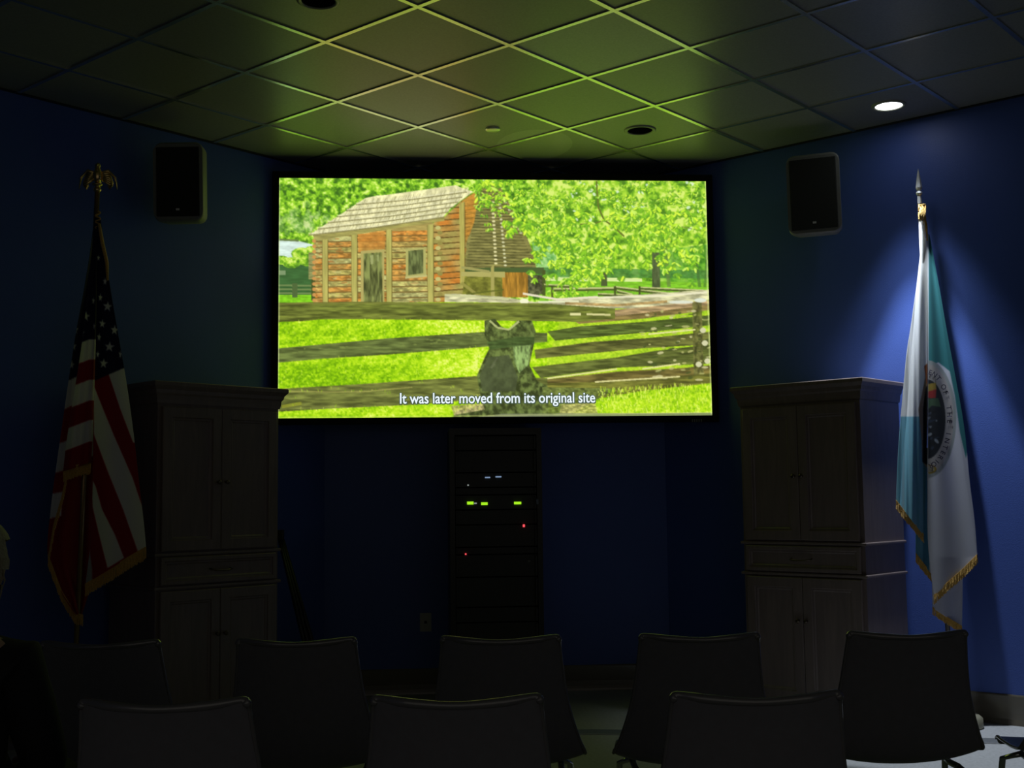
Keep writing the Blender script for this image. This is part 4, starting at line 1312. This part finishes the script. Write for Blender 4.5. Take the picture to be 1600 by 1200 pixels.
# seat height .42; x right, y towards the screen
V, E_, Rr = [], [], []
def add(p, r, prev=None):
    V.append(p); Rr.append(r)
    if prev is not None: E_.append((prev, len(V) - 1))
    return len(V) - 1
pel = add((0, -.02, .50), (.17, .12))
wai = add((0, -.03, .64), (.15, .105), pel); che = add((0, -.02, .78), (.165, .11), wai); sho = add((0, -.01, .865), (.12, .08), che)
nk = add((.01, 0, .93), .056, sho); hd0 = add((.02, .02, .99), .05, nk)
hands = []
for s in (-1, 1):
    sh = add((s * .165, -.005, .845), .058, sho); el = add((s * .22, .06, .60), .043, sh); wr = add((s * .12, .26, .56), .027, el)
    pm = add((s * .085, .33, .555), (.036, .018), wr)
    for k, (dx, ln) in enumerate(((-.030, .062), (-.010, .075), (.010, .070), (.028, .055))):
        a = add((s * .085 - s * .2 * 0 + dx, .365, .553), .0085, pm); b = add((s * .085 + dx, .365 + ln * .6, .540), .008, a); add((s * .085 + dx, .365 + ln * .9, .515), .007, b)
    th = add((s * .085 - s * .035, .315, .555), .011, pm); add((s * .085 - s * .050, .345, .545), .009, th)
for s in (-1, 1):
    hp = add((s * .10, .02, .49), .085, pel); kn = add((s * .13, .42, .48), .060, hp); an = add((s * .13, .44, .10), .038, kn)
    hl = add((s * .13, .45, .05), .036, an); add((s * .14, .62, .03), .028, hl)
body = skinned('body', V, E_, Rr, M_skin, pr)

# head: one surface with brow, nose, lips, chin; turned a little to the right
bm = B()
bmesh.ops.create_uvsphere(bm, u_segments=40, v_segments=28, radius=1.0)
for v in bm.verts:
    x, y, z = v.co
    X = x * .076; Yv = y * .098; Z = z * .116
    if z < 0:
        X *= 1 - .30 * (-z) ** 1.5; Yv = Yv * (1 - .12 * (-z)) + (.012 * (-z))
    if y > .4:
        fx_ = math.exp(-(x / .16) ** 2)
        Yv += .020 * fx_ * math.exp(-((z + .18) / .16) ** 2)
        Yv += .006 * math.exp(-(x / .35) ** 2) * math.exp(-((z + .52) / .07) ** 2) - .004 * math.exp(-(x / .3) ** 2) * math.exp(-((z + .46) / .03) ** 2)
        Yv += .008 * math.exp(-(x / .3) ** 2) * math.exp(-((z + .85) / .12) ** 2)
        for ex in (-.38, .38): Yv -= .010 * math.exp(-((x - ex) / .17) ** 2) * math.exp(-((z - .02) / .12) ** 2)
    v.co = (X, Yv, Z)
for s in (-1, 1):
    tube(bm, [(s * .070, -.012, -.028), (s * .083, -.02, -.01), (s * .086, -.022, .012), (s * .078, -.010, .022)], [.008, .010, .011, .006], 8)
HC = Vector((.035, .03, 1.075))
head = obj('head', bm, M_skin, pr, True); head.location = HC; head.rotation_euler = (-.05, 0, -.35)
bm = B()
for s in (-1, 1): bmesh.ops.create_uvsphere(bm, u_segments=12, v_segments=8, radius=.012, matrix=Matrix.Translation((s * .029, .083, .002)))
obj('eyes', bm, M_eye, head, True)
# hair: short shell over crown and back with loose wisps
bm = B()
bmesh.ops.create_uvsphere(bm, u_segments=48, v_segments=32, radius=1.0)
rh = random.Random(8)
kill = []
for v in bm.verts:
    x, y, z = v.co
    if (y > .45 and z < .45) or z < -.98 + (0 if y < .2 else .9): kill.append(v)
    k = 1.0 + .05 * math.sin(9 * x + 4 * z) + .03 * rh.uniform(-1, 1)
    v.co = (x * .092 * k, y * .112 * k - .004, z * .126 * k + (0 if z > 0 else -.010))
bmesh.ops.delete(bm, geom=kill, context='VERTS')
for k in range(150):
    a = rh.uniform(0, 2 * math.pi); zz = rh.uniform(-.75, .9); rr_ = math.sqrt(1 - zz * zz)
    d = Vector((rr_ * math.cos(a), rr_ * math.sin(a), zz))
    if d.y > .3 and zz < .5: continue
    p = Vector((d.x * .088, d.y * .108, d.z * .122)); out = rh.uniform(.004, .012)
    p1 = p + d * out + Vector((0, -.004, -.014)); p2 = p + d * out * 1.2 + Vector((rh.uniform(-.006, .006), -.008, -.036))
    tube(bm, [p, p1, p2], [.003, .002, .0006], 5)
tube(bm, [Vector((.085, -.01, .0)), Vector((.104, -.015, -.006)), Vector((.122, -.02, -.010))], [.003, .002, .0006], 5)
hr = obj('hair', bm, M_hair, head, True)
hr['label'] = 'light grey-blond tousled hair'
# jacket and trousers over the body
JV = [(0, -.03, .46), (0, -.035, .62), (0, -.025, .77), (0, -.012, .87), (0, 0, .915)]
JR = [(.185, .145), (.17, .13), (.185, .13), (.125, .092), (.066, .062)]
JE = [(0, 1), (1, 2), (2, 3), (3, 4)]
for s in (-1, 1):
    n0 = len(JV)
    JV += [(s * .175, -.005, .845), (s * .20, .02, .73), (s * .225, .06, .60), (s * .165, .18, .575), (s * .128, .25, .562)]
    JR += [.075, .066, .058, .05, .042]
    JE += [(3, n0), (n0, n0 + 1), (n0 + 1, n0 + 2), (n0 + 2, n0 + 3), (n0 + 3, n0 + 4)]
skinned('jacket', JV, JE, JR, M_jacket, pr)
TV = [(0, -.02, .50)]; TE = []; TR = [(.185, .12)]
for s in (-1, 1):
    n0 = len(TV); TV += [(s * .10, .03, .495), (s * .125, .25, .49), (s * .13, .42, .485), (s * .13, .45, .30), (s * .13, .445, .12)]; TR += [.098, .086, .074, .062, .055]
    TE += [(0, n0)] + [(n0 + k, n0 + k + 1) for k in range(4)]
skinned('trousers', TV, TE, TR, M_trouser, pr)
for s in (-1, 1):
    bm = B()
    rows = []
    for y, hw_, h_ in ((.395, .030, .07), (.43, .042, .09), (.50, .044, .085), (.58, .048, .06), (.65, .046, .045), (.69, .028, .03)):
        rows.append([bm.verts.new((s * .135 + hw_ * math.cos(a), y, max(0, h_ * math.sin(a)))) for a in [math.pi * q / 8 for q in range(9)]])
    for a, b_ in zip(rows, rows[1:]):
        for k in range(8): bm.faces.new((a[k], a[k + 1], b_[k + 1], b_[k]))
        bm.faces.new((a[0], b_[0], b_[8], a[8]))
    bm.faces.new(rows[0]); bm.faces.new(rows[-1])
    bmesh.ops.recalc_face_normals(bm, faces=bm.faces)
    obj('shoe', bm, M_rack, pr, True)
